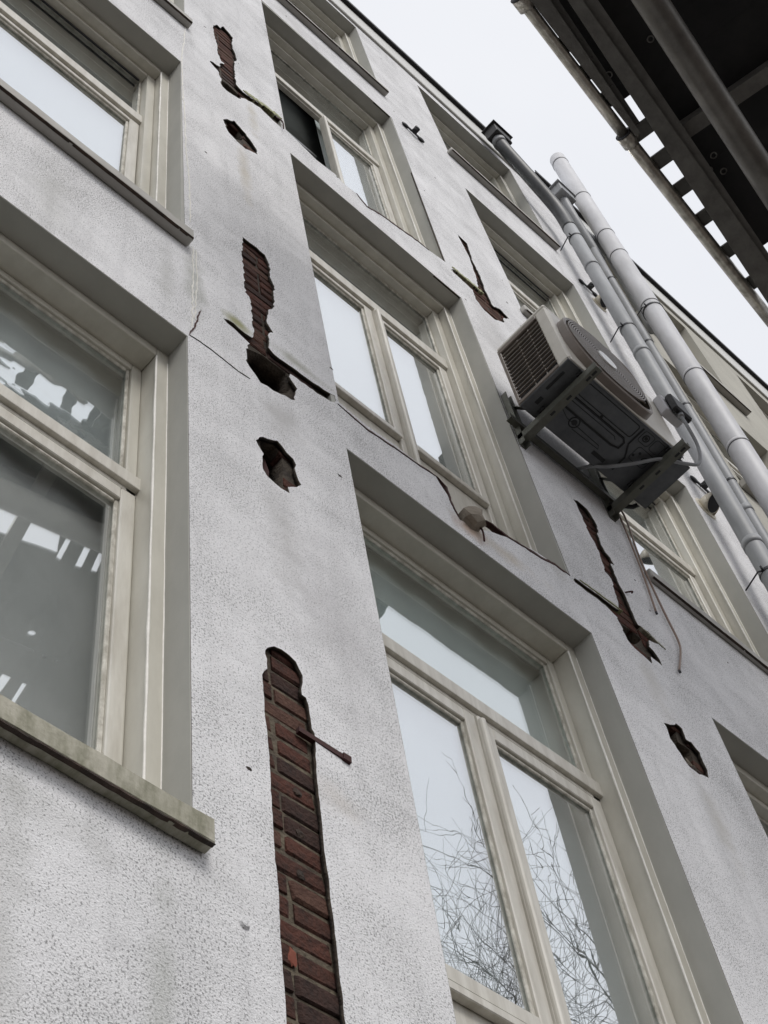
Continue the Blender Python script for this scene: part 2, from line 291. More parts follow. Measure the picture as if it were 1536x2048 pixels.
# outlines of the broken render, metres along the wall and above the street
POLY = {
 'long_strip':[(1.512,4.549),(1.522,4.569),(1.543,4.592),(1.567,4.6),(1.591,4.597),(1.611,4.588),(1.622,4.564),(1.63,4.548),(1.627,4.517),(1.62,4.486),(1.621,4.465),(1.632,4.464),(1.639,4.441),(1.64,4.39),(1.641,4.355),(1.649,4.344),(1.647,4.303),(1.644,4.262),(1.641,4.213),(1.639,4.15),(1.64,4.106),(1.637,3.973),(1.638,3.915),(1.64,3.874),(1.638,3.813),(1.64,3.766),(1.64,3.688),(1.64,3.626),(1.641,3.567),(1.64,3.509),(1.651,3.319),(1.645,3.154),(1.515,3.103),(1.506,3.255),(1.492,3.435),(1.494,3.469),(1.494,3.514),(1.494,3.584),(1.493,3.636),(1.495,3.682),(1.498,3.766),(1.495,3.841),(1.496,3.903),(1.497,4.009),(1.498,4.081),(1.5,4.173),(1.5,4.235),(1.496,4.281),(1.498,4.364),(1.497,4.443),(1.503,4.461),(1.514,4.479),(1.516,4.519),(1.512,4.535)],
 'mid_left':[(1.57,7.316),(1.6,7.319),(1.64,7.324),(1.68,7.317),(1.697,7.263),(1.702,7.183),(1.697,7.116),(1.709,7.067),(1.71,7.012),(1.698,6.948),(1.703,6.909),(1.694,6.815),(1.664,6.754),(1.66,6.696),(1.65,6.672),(1.649,6.62),(1.663,6.59),(1.673,6.576),(1.65,6.531),(1.642,6.408),(1.667,6.383),(1.729,6.39),(1.774,6.396),(1.842,6.396),(1.912,6.418),(1.953,6.432),(1.954,6.399),(1.946,6.371),(1.928,6.356),(1.858,6.334),(1.768,6.327),(1.737,6.32),(1.725,6.29),(1.741,6.266),(1.756,6.241),(1.751,6.206),(1.736,6.129),(1.724,6.111),(1.694,6.104),(1.638,6.082),(1.587,6.067),(1.564,6.093),(1.545,6.126),(1.532,6.152),(1.54,6.2),(1.536,6.247),(1.55,6.312),(1.521,6.33),(1.487,6.337),(1.454,6.344),(1.437,6.356),(1.463,6.373),(1.489,6.383),(1.532,6.376),(1.566,6.381),(1.577,6.429),(1.578,6.56),(1.577,6.677),(1.575,6.736),(1.558,6.754),(1.555,6.794),(1.557,6.924),(1.554,7.062),(1.558,7.169)],
 'mid_left_cav':[(1.57,6.29),(1.611,6.326),(1.663,6.336),(1.716,6.338),(1.729,6.31),(1.72,6.276),(1.731,6.253),(1.715,6.21),(1.667,6.141),(1.622,6.098),(1.588,6.09),(1.574,6.136),(1.569,6.195)],
 'up_left':[(1.493,10.434),(1.524,10.543),(1.545,10.525),(1.574,10.637),(1.61,10.603),(1.639,10.554),(1.628,10.4),(1.632,10.287),(1.646,10.205),(1.653,10.119),(1.635,10.046),(1.63,9.905),(1.626,9.744),(1.626,9.573),(1.667,9.54),(1.74,9.566),(1.815,9.607),(1.89,9.634),(1.938,9.613),(1.94,9.544),(1.929,9.489),(1.875,9.476),(1.828,9.497),(1.786,9.516),(1.712,9.469),(1.662,9.413),(1.645,9.35),(1.602,9.313),(1.555,9.293),(1.524,9.307),(1.518,9.358),(1.523,9.432),(1.51,9.466),(1.502,9.541),(1.479,9.551),(1.447,9.58),(1.455,9.613),(1.5,9.629),(1.52,9.65),(1.522,9.723),(1.558,9.797),(1.529,9.795),(1.512,9.895),(1.51,10.093),(1.494,10.248)],
 'up_left_cav':[(1.552,9.49),(1.586,9.504),(1.628,9.499),(1.66,9.485),(1.641,9.365),(1.602,9.327),(1.565,9.316),(1.548,9.351)],
 'up_hole':[(1.515,8.723),(1.529,8.771),(1.561,8.811),(1.585,8.869),(1.601,8.843),(1.618,8.835),(1.652,8.807),(1.672,8.773),(1.692,8.74),(1.716,8.693),(1.715,8.627),(1.676,8.591),(1.64,8.549),(1.606,8.552),(1.573,8.567),(1.54,8.594),(1.528,8.623),(1.522,8.684)],
 'up_hole_cav':[(1.56,8.799),(1.584,8.85),(1.618,8.823),(1.638,8.789),(1.631,8.731),(1.594,8.664),(1.564,8.677),(1.558,8.728)],
 'mid_hole':[(1.545,5.629),(1.572,5.682),(1.605,5.705),(1.637,5.725),(1.666,5.697),(1.697,5.683),(1.702,5.653),(1.692,5.63),(1.712,5.546),(1.69,5.511),(1.657,5.474),(1.66,5.442),(1.631,5.436),(1.58,5.447),(1.563,5.474),(1.559,5.527),(1.569,5.574),(1.552,5.601)],
 'mid_hole_cav':[(1.587,5.672),(1.636,5.705),(1.661,5.672),(1.644,5.506),(1.619,5.467),(1.579,5.492),(1.585,5.58)],
 'right_hole':[(3.449,5.754),(3.498,5.778),(3.546,5.828),(3.584,5.823),(3.569,5.758),(3.611,5.762),(3.636,5.727),(3.634,5.634),(3.623,5.582),(3.559,5.555),(3.508,5.557),(3.484,5.59),(3.467,5.643),(3.454,5.672),(3.459,5.715)],
 'right_hole_cav':[(3.513,5.783),(3.56,5.798),(3.545,5.733),(3.593,5.735),(3.589,5.666),(3.543,5.608),(3.509,5.635),(3.484,5.681)],
 'right_patch':[(3.492,7.357),(3.528,7.378),(3.583,7.368),(3.599,7.316),(3.603,7.263),(3.589,7.174),(3.578,7.179),(3.565,7.086),(3.571,7.014),(3.594,6.99),(3.608,6.942),(3.578,6.929),(3.571,6.839),(3.575,6.733),(3.581,6.667),(3.579,6.581),(3.58,6.52),(3.588,6.48),(3.651,6.487),(3.722,6.455),(3.679,6.438),(3.619,6.406),(3.601,6.345),(3.625,6.333),(3.644,6.279),(3.642,6.257),(3.608,6.261),(3.58,6.263),(3.558,6.206),(3.52,6.213),(3.478,6.221),(3.443,6.248),(3.442,6.338),(3.435,6.398),(3.371,6.427),(3.309,6.427),(3.239,6.42),(3.19,6.425),(3.213,6.46),(3.263,6.46),(3.352,6.47),(3.432,6.469),(3.483,6.48),(3.51,6.588),(3.522,6.669),(3.534,6.752),(3.506,6.777),(3.513,6.865),(3.525,6.953),(3.517,7.038),(3.509,7.126),(3.509,7.24),(3.506,7.329)],
 'right_patch_cav':[(3.451,6.385),(3.504,6.412),(3.551,6.414),(3.59,6.408),(3.535,6.34),(3.486,6.273),(3.472,6.279),(3.46,6.341)],
 'up_right':[(3.456,10.536),(3.519,10.509),(3.488,10.203),(3.504,9.982),(3.49,9.726),(3.504,9.525),(3.595,9.595),(3.638,9.549),(3.569,9.458),(3.558,9.382),(3.461,9.277),(3.392,9.282),(3.348,9.353),(3.351,9.5),(3.271,9.519),(3.185,9.53),(3.212,9.589),(3.309,9.611),(3.423,9.599),(3.464,9.853),(3.486,10.235),(3.464,10.435)],
 'c2up_bottom':[(1.944,9.499),(2.057,9.481),(2.167,9.432),(2.302,9.468),(2.357,9.422),(2.453,9.444),(2.513,9.352),(2.65,9.445),(2.75,9.468),(2.874,9.527),(3.008,9.549),(3.105,9.589)],
 'crack_white':[(1.298,10.024),(1.283,9.569),(1.266,9.149),(1.274,8.499),(1.28,8.473),(1.288,7.822),(1.302,7.479),(1.306,7.019)],
 'crack_white2':[(1.315,6.788),(1.313,6.577),(1.309,6.313),(1.305,6.09)],
 'crack_white3':[(1.327,6.783),(1.33,6.515),(1.321,6.291),(1.316,6.163)],
 'crack_dark':[(1.292,6.016),(1.336,6.026),(1.387,6.029),(1.437,6.024),(1.489,6.02),(1.541,6.031)],
 'crack_dark2':[(1.292,6.016),(1.317,6.119),(1.344,6.284)],
 'rusty_bar':[(1.629,4.324),(1.663,4.326),(1.747,4.317)],
 'red_edge':[(1.957,6.376),(2.015,6.363),(2.096,6.349),(2.208,6.37),(2.334,6.386),(2.452,6.407)],
 'red_edge2':[(2.452,6.407),(2.492,6.378),(2.491,6.288),(2.516,6.193)],
 'red_edge3':[(2.686,6.351),(2.727,6.358),(2.792,6.354),(2.907,6.382),(2.994,6.397),(3.089,6.437),(3.176,6.442)],
 'red_edge4':[(2.453,9.444),(2.513,9.352),(2.65,9.445),(2.75,9.468),(2.874,9.527),(3.008,9.549)],
 'pipe_a':[(3.873,7.599),(3.855,7.298),(3.83,7.03),(3.788,6.733)],
 'pipe_b':[(3.93,7.658),(3.886,7.308),(3.87,7.048),(3.87,6.799),(3.877,6.606),(3.844,6.492),(3.754,6.3)],
}
# ------------------------------------------------------------ ground
bm = bmesh.new(); box(bm, -150, 150, -150, 150, -.3, 0); g = fin('street', bm, M_cobble); tag(g, kind='structure')
bm = bmesh.new(); box(bm, -30, 40, -2.4, 9, .004, .12); g = fin('pavement', bm, M_pave); tag(g, kind='structure')

# ------------------------------------------------------------ the grey rendered house
house = empty('apartment_building', (1.5, .1, 0), 'grey rendered apartment building with chipped render, bare brick patches and tall cream framed windows', 'building')
C1b = (.02, 1.265)
C1, C2, C3 = (.02, 1.287), (1.96, 3.17), (3.885, 5.045)
OPEN = []   # (x0, x1, z0, z1)
def opening(x0, x1, z0, z1, pl=None): OPEN.append(pl or rect(x0, x1, z0, z1))
for z0, z1 in ((3.77, 6.0), (9.9, 12.3), (12.95, 14.9)): opening(*C1, z0, z1)
opening(0, 0, 0, 0, [(.02, 6.78), (1.28, 6.78), (1.262, 9.11), (.02, 9.11)])
opening(*C2, 2.9, 6.06)
opening(0, 0, 0, 0, [(1.96, 9.137), (3.172, 9.131), (3.178, 6.452), (2.989, 6.427), (2.92, 6.40), (2.84, 6.375), (2.757, 6.318), (2.69, 6.28), (2.63, 6.224), (2.57, 6.21), (2.518, 6.178), (2.497, 6.23), (2.485, 6.316), (2.455, 6.37), (2.441, 6.413), (2.36, 6.40), (2.238, 6.405), (2.1, 6.385), (1.966, 6.401)])
opening(0, 0, 0, 0, [(1.962, 12.42), (3.18, 12.37), (3.15, 9.60)]+POLY['c2up_bottom'][::-1][:-1]+[(1.958, 9.52)])
opening(*C2, 12.95, 14.93)
for z0, z1 in ((4.0, 6.12), (7.12, 9.17), (9.98, 12.2), (12.95, 14.85)): opening(*C3, z0, z1)
PATCH = ['long_strip', 'mid_left', 'up_left', 'up_hole', 'mid_hole', 'right_hole', 'right_patch', 'up_right']
def swell(pl, d):
    out = []; n = len(pl); A = sum(pl[i][0]*pl[(i+1) % n][1]-pl[(i+1) % n][0]*pl[i][1] for i in range(n)); sg = 1 if A > 0 else -1
    for i in range(n):
        a, b = pl[i-1], pl[(i+1) % n]; t = Vector((b[0]-a[0], b[1]-a[1]))
        if t.length < 1e-6: out.append(pl[i]); continue
        t.normalize(); out.append((pl[i][0]+t.y*d*sg, pl[i][1]-t.x*d*sg*.4))
    return out
POLY['right_patch'] = swell(POLY['right_patch'], .007); POLY['up_right'] = swell(POLY['up_right'], .010)
RP = {k: rough(POLY[k], .0011 if k == 'long_strip' else .0045, .018, i) for i, k in enumerate(PATCH)}
wall = sheet('wall', rect(-4, 5.56, 0, 15.02), OPEN+list(RP.values()), 0, .011, M_stucco, house)
wall.data.materials.append(M_mortar2)                       # broken edges of the render are dirty mortar
for f in wall.data.polygons:
    c = f.center
    if abs(f.normal.y) < .5 and -3.9 < c.x < 5.5 and .1 < c.z < 14.98: f.material_index = 1
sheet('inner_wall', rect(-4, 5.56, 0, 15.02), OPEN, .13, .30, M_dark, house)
bm = bmesh.new(); box(bm, -4, 5.55, 1.3, 9, 0, 15.0); box(bm, -4, -3.8, .305, 1.3, 0, 15); box(bm, 5.45, 5.55, .305, 1.3, 0, 15)
fin('rear_body', bm, M_room, house)
# mortar bed and bricks in the broken places
def bbox(pl): xs = [p[0] for p in pl]; zs = [p[1] for p in pl]; return min(xs), max(xs), min(zs), max(zs)
brick_me = []
for v in range(10):
    L, H = (.206, .0520) if v < 6 else (.100, .0520)
    bm = bmesh.new(); box(bm, -L/2, L/2, 0, .05, -H/2, H/2, bev=.005)
    rnd = random.Random(v)
    for q in bm.verts: q.co += Vector((rnd.uniform(-.004, .004), rnd.uniform(-.0015, .0015), rnd.uniform(-.0028, .0028)))
    me = bpy.data.meshes.new('brick'); bm.to_mesh(me); bm.free(); me.materials.append(M_brk[v % 4]); brick_me.append((L, me))
nb = 0
rb = random.Random(5)
for k in PATCH:
    pl = RP[k]; x0, x1, z0, z1 = bbox(pl); cav = POLY.get(k+'_cav')
    lim = 1.93 if x1 < 2 else 9
    X0, X1 = x0-.04, min(x1+.04, lim)
    if k == 'right_patch': X0 = 3.2
    if k == 'up_right': X0 = 3.2
    if cav:
        gx = sum(p[0] for p in cav)/len(cav); gz = sum(p[1] for p in cav)/len(cav); cav = [(gx+(p[0]-gx)*1.22, gz+(p[1]-gz)*1.22) for p in cav]
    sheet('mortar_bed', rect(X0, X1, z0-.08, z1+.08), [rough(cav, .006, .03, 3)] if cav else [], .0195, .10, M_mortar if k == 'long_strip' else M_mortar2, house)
    base = 4.30-.0615*60; row = int((z0-base)/.0615)-1
    while True:
        zc = base+row*.0615
        if zc > z1+.03: break
        hdr = (row % 2 == 0); x = -.3*0+ (.052 if hdr else .0) + .103*int((x0-.3)/.103)
        x = math.floor((x0-.25)/.216)*.216 + (.108 if row % 2 else 0) + .03
        while x < x1+.12:
            cand = [b for b in brick_me if b[0] > .15] if rb.random() < .6 else [b for b in brick_me if b[0] < .15]
            L, me = rb.choice(cand); xc = x+L/2
            pts = [(xc+dx*L*.48, zc+dz*.02) for dx in (-1, -.6, -.2, .2, .6, 1) for dz in (-1, 1)]
            hit = any(inside(p, pl) for p in pts)
            if hit and cav and sum(inside(p, cav) for p in pts) >= 2: hit = False
            if hit and xc+L/2 < lim+.0 and not (k in ('right_patch', 'up_right') and xc-L/2 < 3.2):
                o = bpy.data.objects.new('brick', me); COL.objects.link(o); o.parent = house
                o.location = Vector((xc, .0125+rb.uniform(0, .0045), zc)) - house.location
                o.rotation_euler = (rb.uniform(-.02, .02), rb.uniform(-.02, .02), rb.uniform(-.008, .008)); nb += 1
            x += L+.010
        row += 1
print('bricks', nb)
# rubble inside the deep holes, chips, rusty bar, broken stone, green remains of the old ledges
def lump(bm, c, r, seed):
    rnd = random.Random(seed); q = bmesh.ops.create_icosphere(bm, subdivisions=2, radius=1)
    for v in q['verts']: v.co = Vector(c)+Vector((v.co.x*r[0], v.co.y*r[1], v.co.z*r[2]))*(1+rnd.uniform(-.28, .28))
for i, (c, r, mm) in enumerate([((1.745, .045, 6.17), (.018, .02, .04), M_mortar), ((1.70, .05, 6.12), (.03, .02, .016), M_brk[0]), ((1.68, .055, 8.66), (.035, .025, .05), M_mortar),
        ((1.545, .05, 8.66), (.02, .02, .09), M_stone), ((1.69, .05, 5.53), (.025, .02, .06), M_mortar), ((1.575, .05, 5.58), (.018, .02, .08), M_stone), ((1.625, .075, 5.60), (.012, .03, .09), M_rust),
        ((3.61, .05, 5.66), (.03, .025, .06), M_stone), ((3.50, .05, 5.62), (.025, .02, .05), M_mortar), ((3.55, .05, 6.28), (.05, .03, .03), M_brk[2]), ((3.61, .045, 6.30), (.03, .02, .035), M_stone), ((3.50, .07, 6.30), (.03, .03, .03), M_brk[0])]):
    bm = bmesh.new(); lump(bm, c, r, i); fin('rubble', bm, mm, house)
bm = bmesh.new(); lump(bm, (1.533, .0135, 3.62), (.011, .003, .022), 8); fin('brick_chip', bm, M_redbrick, house)
for x, z in ((1.585, 3.985), (1.59, 4.115), (1.575, 3.86), (1.60, 7.24)):
    bm = bmesh.new(); lump(bm, (x, .0145, z), (.012, .004, .011), int(z*100)); fin('plug_hole', bm, M_dark, house)
bm = bmesh.new(); p = POLY['rusty_bar']
obox(bm, (1.60, .006, 4.326), (1.735, .001, 4.319), .012, .017); obox(bm, (1.729, .000, 4.3195), (1.752, -.001, 4.318), .016, .022)
fin('rusty_bar', bm, M_rust, house)
bm = bmesh.new(); lump(bm, (2.578, -.012, 6.225), (.050, .045, .060), 21); fin('broken_stone', bm, M_stone, house)
for i, (k, w, mm) in enumerate((('red_edge', .012, M_redwood), ('red_edge2', .014, M_redwood), ('red_edge3', .018, M_redwood), ('red_edge4', .02, M_redwood))):
    bm = bmesh.new(); ribbon(bm, POLY[k], w, -.003, .02, i); fin('broken_edge', bm, mm, house)
for k, w, mm in (('crack_white', .0085, M_white), ('crack_white2', .007, M_white), ('crack_white3', .006, M_white), ('crack_dark', .005, M_dark), ('crack_dark2', .009, M_redwood)):
    rnd = random.Random(len(k)); pts = []
    for a, b in zip(POLY[k], POLY[k][1:]):
        n = max(2, int(math.dist(a, b)/.03))
        for t in range(n): pts.append((a[0]+(b[0]-a[0])*t/n+rnd.uniform(-.0022, .0022), a[1]+(b[1]-a[1])*t/n))
    bm = bmesh.new(); ribbon(bm, pts+[POLY[k][-1]], w, -.0025, .01, 9); fin('filled_crack' if 'white' in k else 'crack', bm, mm, house)
for a, b, h, s, mm in (((1.67, 9.565), (1.945, 9.665), .05, 0, M_moss), ((3.20, 9.615), (3.46, 9.62), .045, 2, M_moss), ((3.24, 6.475), (3.50, 6.49), .010, 3, M_moss), ((3.6, 6.475), (3.74, 6.44), .014, 4, M_sill)):
    bm = bmesh.new(); pts = [(a[0]+(b[0]-a[0])*t/12, a[1]+(b[1]-a[1])*t/12) for t in range(13)]
    ribbon(bm, pts, h, -.004, .02, s); fin('mossy_ledge', bm, mm, house)
# small wires, nails and pock marks in the render
rnd = random.Random(3)
for (x, z, dx, dz) in ((1.90, 9.60, .03, -.16), (2.60, 6.24, .015, -.12), (3.60, 6.72, .035, .015)):
    bm = bmesh.new(); tube(bm, smooth_path([(x, .0, z), (x+dx*.7, -.02, z+dz*.5), (x+dx, -.012, z+dz)], 4), .004, 6); fin('bent_wire', bm, M_rust, house)
bm = bmesh.new()
for i in range(60):
    x, z = rnd.uniform(1.35, 5.4), rnd.uniform(3.4, 14.5)
    if any(inside((x, z), o) for o in OPEN) or any(inside((x, z), o) for o in RP.values()): continue
    r = rnd.uniform(.002, .006); lump(bm, (x, -.0005, z), (r*1.6, .0015, r), i)
fin('pock_mark', bm, M_dark, house)['kind'] = 'stuff'
bm = bmesh.new()
q = bmesh.ops.create_cone(bm, cap_ends=True, segments=18, radius1=.014, radius2=.010, depth=.006, matrix=Matrix.Translation((1.405, -.003, 3.62)) @ Matrix.Rotation(R(90), 4, 'X'))
fin('old_plug', bm, M_stucco, house)

# ------------------------------------------------------------ windows
CAS, INN = .045, .045
def frame_ring(bm, x0, x1, z0, z1, w, y0, y1, bev=.003, wt=None, wb=None):
    wt = w if wt is None else wt; wb = w if wb is None else wb
    box(bm, x0, x0+w, y0, y1, z0, z1, bev); box(bm, x1-w, x1, y0, y1, z0, z1, bev)
    box(bm, x0+w+.0005, x1-w-.0005, y0+.0004, y1, z1-wt, z1, bev)
    if wb: box(bm, x0+w+.0005, x1-w-.0005, y0+.0004, y1, z0, z0+wb, bev)
def pane(par, x0, x1, z0, z1, y, gm=None):
    bm = bmesh.new(); box(bm, x0-.008, x1+.008, y, y+.005, z0-.008, z1+.008); fin('pane', bm, gm or M_glass, par)
def beads(par, x0, x1, z0, z1, y, w=.012):
    bm = bmesh.new()
    box(bm, x0, x0+w, y-.012, y-.0005, z0, z1, .004); box(bm, x1-w, x1, y-.012, y-.0005, z0, z1, .004)
    box(bm, x0+w, x1-w, y-.012, y-.0005, z1-w, z1, .004); box(bm, x0+w, x1-w, y-.012, y-.0005, z0, z0+w, .004)
    fin('glazing_bead', bm, M_bead, par)
def window(house, X, z0, z1, gl=None,  transom=None, mull=None, sill=None, blind=None, old=False, open_left=False, panel=None, gm=None, rail=None, liner_bottom=False, rv=None, top_slot=False):
    x0, x1 = X; rv = rv or M_reveal
    bm = bmesh.new()
    frame_ring(bm, x0-.01, x1+.01, z0-.01, z1+.01, CAS+.01, .092, .21)
    INW = .036 if old else INN; yr, yt, yg = (.166, .150, .188) if old else (.140, .163, .197)
    frame_ring(bm, x0+CAS+.0006, x1-CAS-.0006, z0+.035, z1-CAS-.0006, INW, yr, .209, .003, wt=.030)
    w = fin('window', bm, M_frame, house)
    bm = bmesh.new()
    for xa, xb in ((x1-.003, x1+.03), (x0-.03, x0+.003)): box(bm, xa, xb, .0015, .0915, z0+(0 if sill else .0), z1-.0)
    box(bm, x0+.0035, x1-.0035, .0012, .0913, z1-.003, z1+.03)
    fin('reveal', bm, rv, w)
    rnd = random.Random(int(x0*100+z0*10))
    for (xx, ww) in ((x1-.004, .0035), (x1-CAS-.004, .006)):
        bm = bmesh.new(); pts = [(xx+rnd.uniform(-.0007, .0007), .0925 if ww < .005 else .0905, z0+(z1-.06-z0)*t/24) for t in range(25)]
        tube(bm, pts, [ww*rnd.uniform(.45, .8) for _ in pts], 6); fin('caulk_line', bm, M_white, w)
    if sill:
        mt, zt, zb, yo, over = sill
        bm = bmesh.new(); vs = box(bm, x0-over, x1+over, yo, .0-.0005, zb, zt, .006); box(bm, x0+.004, x1-.004, .0, .17, zt-.03, zt+.012)
        bmesh.ops.subdivide_edges(bm, edges=[e for e in bm.edges if e.calc_length() > .5], cuts=14)
        for v in bm.verts:
            if v.co.y < -.001: v.co += Vector((0, rnd.uniform(-.0015, .0015), rnd.uniform(-.0018, .0018)))
        fin('sill', bm, mt, w)
        bm = bmesh.new(); ribbon(bm, [(x0-over+.01, zb-.0005), (x1+over-.004, zb-.0005)], .006, yo-.001, yo+.01, 4); fin('drip_edge', bm, M_dark, w)
    ix0, ix1 = x0+CAS+INW, x1-CAS-INW; ex = CAS if old else CAS+INW; zt_ = z1-CAS-.030
    zlow = z0+.08
    if transom:
        ta, tb = transom
        bm = bmesh.new(); box(bm, x0+ex-.004, x1-ex+.004, yt, .2095, ta+.004, tb, .002); box(bm, x0+ex-.003, x1-ex+.003, yt+.016, .209, ta-.014, ta+.0035, .002)
        fin('transom', bm, M_sash, w)
        beads(w, ix0+.001, ix1-.001, tb+.001, zt_-.001, yg); pane(w, ix0+.012, ix1-.012, tb+.012, zt_-.012, yg, gm)
        if top_slot:
            bm = bmesh.new(); box(bm, ix0+.12, ix1-.02, yg-.022, yg-.013, zt_-.030, zt_-.012, .003); fin('trickle_vent', bm, M_black, w)
        ztop = ta-.0145
    else: ztop = zt_
    sx = ex+.003
    bays = [(x0+sx, x1-sx)] if not mull else [(x0+sx, mull-.013), (mull+.013, x1-sx)]
    if mull:
        bm = bmesh.new(); box(bm, mull-.0125, mull+.0125, .155, .20, z0+.02, ztop-.001, .005)
        bmesh.ops.create_cone(bm, cap_ends=True, segments=14, radius1=.013, radius2=.013, depth=ztop-z0-.05, matrix=Matrix.Translation((mull, .154, (z0+ztop)/2)))
        fin('mullion', bm, M_sash, w)
    for bi, (a, b) in enumerate(bays):
        if open_left and bi == 0: continue
        st = .05 if mull else (.045 if old else .05); sy = .165 if old else .175; pg = sy+.020
        zb = rail if rail else zlow
        bm = bmesh.new(); frame_ring(bm, a+.001, b-.001, zb, ztop-.0005, st, sy, .215, .003, wt=.055 if old else .03)
        s = fin('sash', bm, M_sash, w)
        bm = bmesh.new(); ga, gb, gz0, gz1 = a+st, b-st, zb+st, ztop-(.058 if old else .033)
        wd = .013
        box(bm, ga, ga+wd, sy+.010, pg, gz0, gz1, .003); box(bm, gb-wd, gb, sy+.010, pg, gz0, gz1, .003); box(bm, ga+wd, gb-wd, sy+.010, pg, gz1-wd, gz1, .003); box(bm, ga+wd, gb-wd, sy+.010, pg, gz0, gz0+wd, .003)
        fin('glazing_bead', bm, M_bead, w)
        pane(w, ga, gb, gz0, gz1, pg+.0005, gl or gm)
        if panel:
            bm = bmesh.new(); box(bm, a+.03, b-.03, .19, .205, z0+.02, zb-.001); box(bm, a+.001, a+.03, .176, .212, z0+.02, zb-.001, .003); box(bm, b-.03, b-.001, .176, .212, z0+.02, zb-.001, .003); box(bm, a+.0305, b-.0305, .162, .189, zb-.03, zb-.0015, .003)
            fin('lower_panel', bm, M_sash, w)
    if blind:
        n = 40; xa, xb = (x0+.01, x1-.01)
        if open_left: xa = mull+.02
        bm = bmesh.new(); rows = []
        for k in range(n+1):
            xx = xa+(xb-xa)*k/n; y = .245+.004*math.sin(k*.9)
            rows.append([bm.verts.new((xx, y+dy, zz)) for dy, zz in ((0, z0), (0, z1), (.003, z1), (.003, z0))])
        for r0, r1 in zip(rows, rows[1:]):
            for q in range(4): bm.faces.new((r0[q], r0[(q+1) % 4], r1[(q+1) % 4], r1[q]))
        bm.faces.new(rows[0]); bm.faces.new(rows[-1][::-1])
        fin('blind', bm, blind, w)
    return w
NW = dict(blind=M_cur2)
window(house, C1, 3.77, 6.0, transom=(5.20, 5.265), old=True, sill=(M_sill, 3.805, 3.735, -.036, .028), blind=M_cur2, gm=M_glass_r, gl=M_glass_l)
window(house, C1b, 6.78, 9.11, transom=(8.35, 8.445), sill=(M_sill2, 6.81, 6.735, -.045, .022), blind=M_cur, top_slot=True)
window(house, C1, 9.9, 12.3, transom=(11.3, 11.36), sill=(M_sill2, 9.92, 9.85, -.045, .022), blind=M_cur)
window(house, C1, 12.95, 14.9, transom=(14.1, 14.16), sill=(M_sill2, 12.97, 12.90, -.045, .022), blind=M_cur)
window(house, C2, 2.9, 6.06, transom=(5.275, 5.345), old=True, gm=M_glass_k, gl=M_glass, mull=2.556, rail=4.02, panel=True, blind=M_cur)
window(house, C2, 6.17, 9.135, transom=(8.40, 8.50), mull=2.585, rail=7.08, panel=True, blind=M_cur)
window(house, C2, 9.42, 12.38, transom=(11.48, 11.57), mull=2.575, rail=9.9, panel=True, blind=M_cur, open_left=True)
window(house, C2, 12.95, 14.93, transom=(14.05, 14.10), sill=(M_sill2, 12.97, 12.92, -.05, .03), blind=M_cur)
window(house, C3, 4.0, 6.12, transom=(5.2, 5.26), sill=(M_sill2, 4.02, 3.95, -.03, .02), blind=M_cur2)
window(house, C3, 7.12, 9.17, transom=(8.32, 8.41), sill=(M_sill2, 7.15, 7.085, -.03, .0), blind=M_cur, top_slot=True)
window(house, C3, 9.98, 12.2, transom=(11.35, 11.44), sill=(M_sill2, 10.0, 9.93, -.04, .03), blind=M_cur2, top_slot=True)
window(house, C3, 12.95, 14.85, transom=(14.05, 14.10), sill=(M_sill2, 12.97, 12.92, -.05, .03), blind=M_cur)
bm = bmesh.new(); tube(bm, [(1.98, .32, 11.05), (2.6, .32, 11.05)], .02, 10); fin('curtain_pole', bm, M_grey, house)
bm = bmesh.new(); box(bm, 1.9, 3.3, .37, .38, 9.3, 13.2); fin('daylight_board', bm, M_room, house)  # board added close behind the open sash to catch daylight and lift the black
# roof edge
def cornice(par, xa, xb, za, zb):
    for nm, y0, y1, h0, h1, mm in (('eaves_board', -.018, .35, .0, .03, M_reveal), ('fascia', -.020, .02, .0305, .47, M_fascia), ('roof_edge', -.050, .5, .4705, .50, M_bitumen), ('roof_edge_lip', -.058, -.0505, .455, .53, M_bitumen)):
        bm = bmesh.new(); vs = [bm.verts.new((x, y, z+h)) for x, z in ((xa, za), (xb, zb)) for y in (y0, y1) for h in (h0, h1)]
        for f in [(0, 1, 3, 2), (4, 6, 7, 5), (0, 4, 5, 1), (2, 3, 7, 6), (0, 2, 6, 4), (1, 5, 7, 3)]: bm.faces.new([vs[i] for i in f])
        fin(nm, bm, mm, par)
cornice(house, -4, 5.5, 15.02, 15.02)
bm = bmesh.new(); box(bm, -4, 5.54, .5, 9, 15.40, 15.48); fin('roof', bm, M_bitumen, house)

# ------------------------------------------------------------ the cream neighbour
nb_ = empty('apartment_building', (9, .1, 0), 'cream rendered neighbouring building behind the drainpipes and white flue', 'building')
NO = []; NX = ((6.2, 7.56), (8.35, 9.6), (10.4, 11.6), (12.4, 13.6)); NZ = ((3.9, 6.2), (7.3, 9.3), (10.4, 12.5), (13.25, 15.0))
for X in NX:
    for z0, z1 in NZ: NO.append(rect(*X, z0, z1))
sheet('wall', rect(5.565, 16, 0, 15.2), NO, .002, .03, M_cream, nb_)
sheet('inner_wall', rect(5.565, 16, 0, 15.2), NO, .13, .30, M_dark, nb_)
bm = bmesh.new(); box(bm, 5.57, 16, 1.3, 9, 0, 15.2); box(bm, 15.9, 16, .305, 1.3, 0, 15.2); fin('rear_body', bm, M_room, nb_)
M_rev2 = mat('cream_reveal', (.40, .385, .335), .7, noise=(7, .35, (1, 1, .5), (.3, .28, .24)))
for X in NX:
    for z0, z1 in NZ: window(nb_, X, z0, z1, transom=(z1-.75, z1-.69), sill=(M_sill2, z0+.02, z0-.06, -.06, .06), blind=M_cur2, rv=M_rev2)
cornice(nb_, 5.57, 16, 15.2, 15.2)
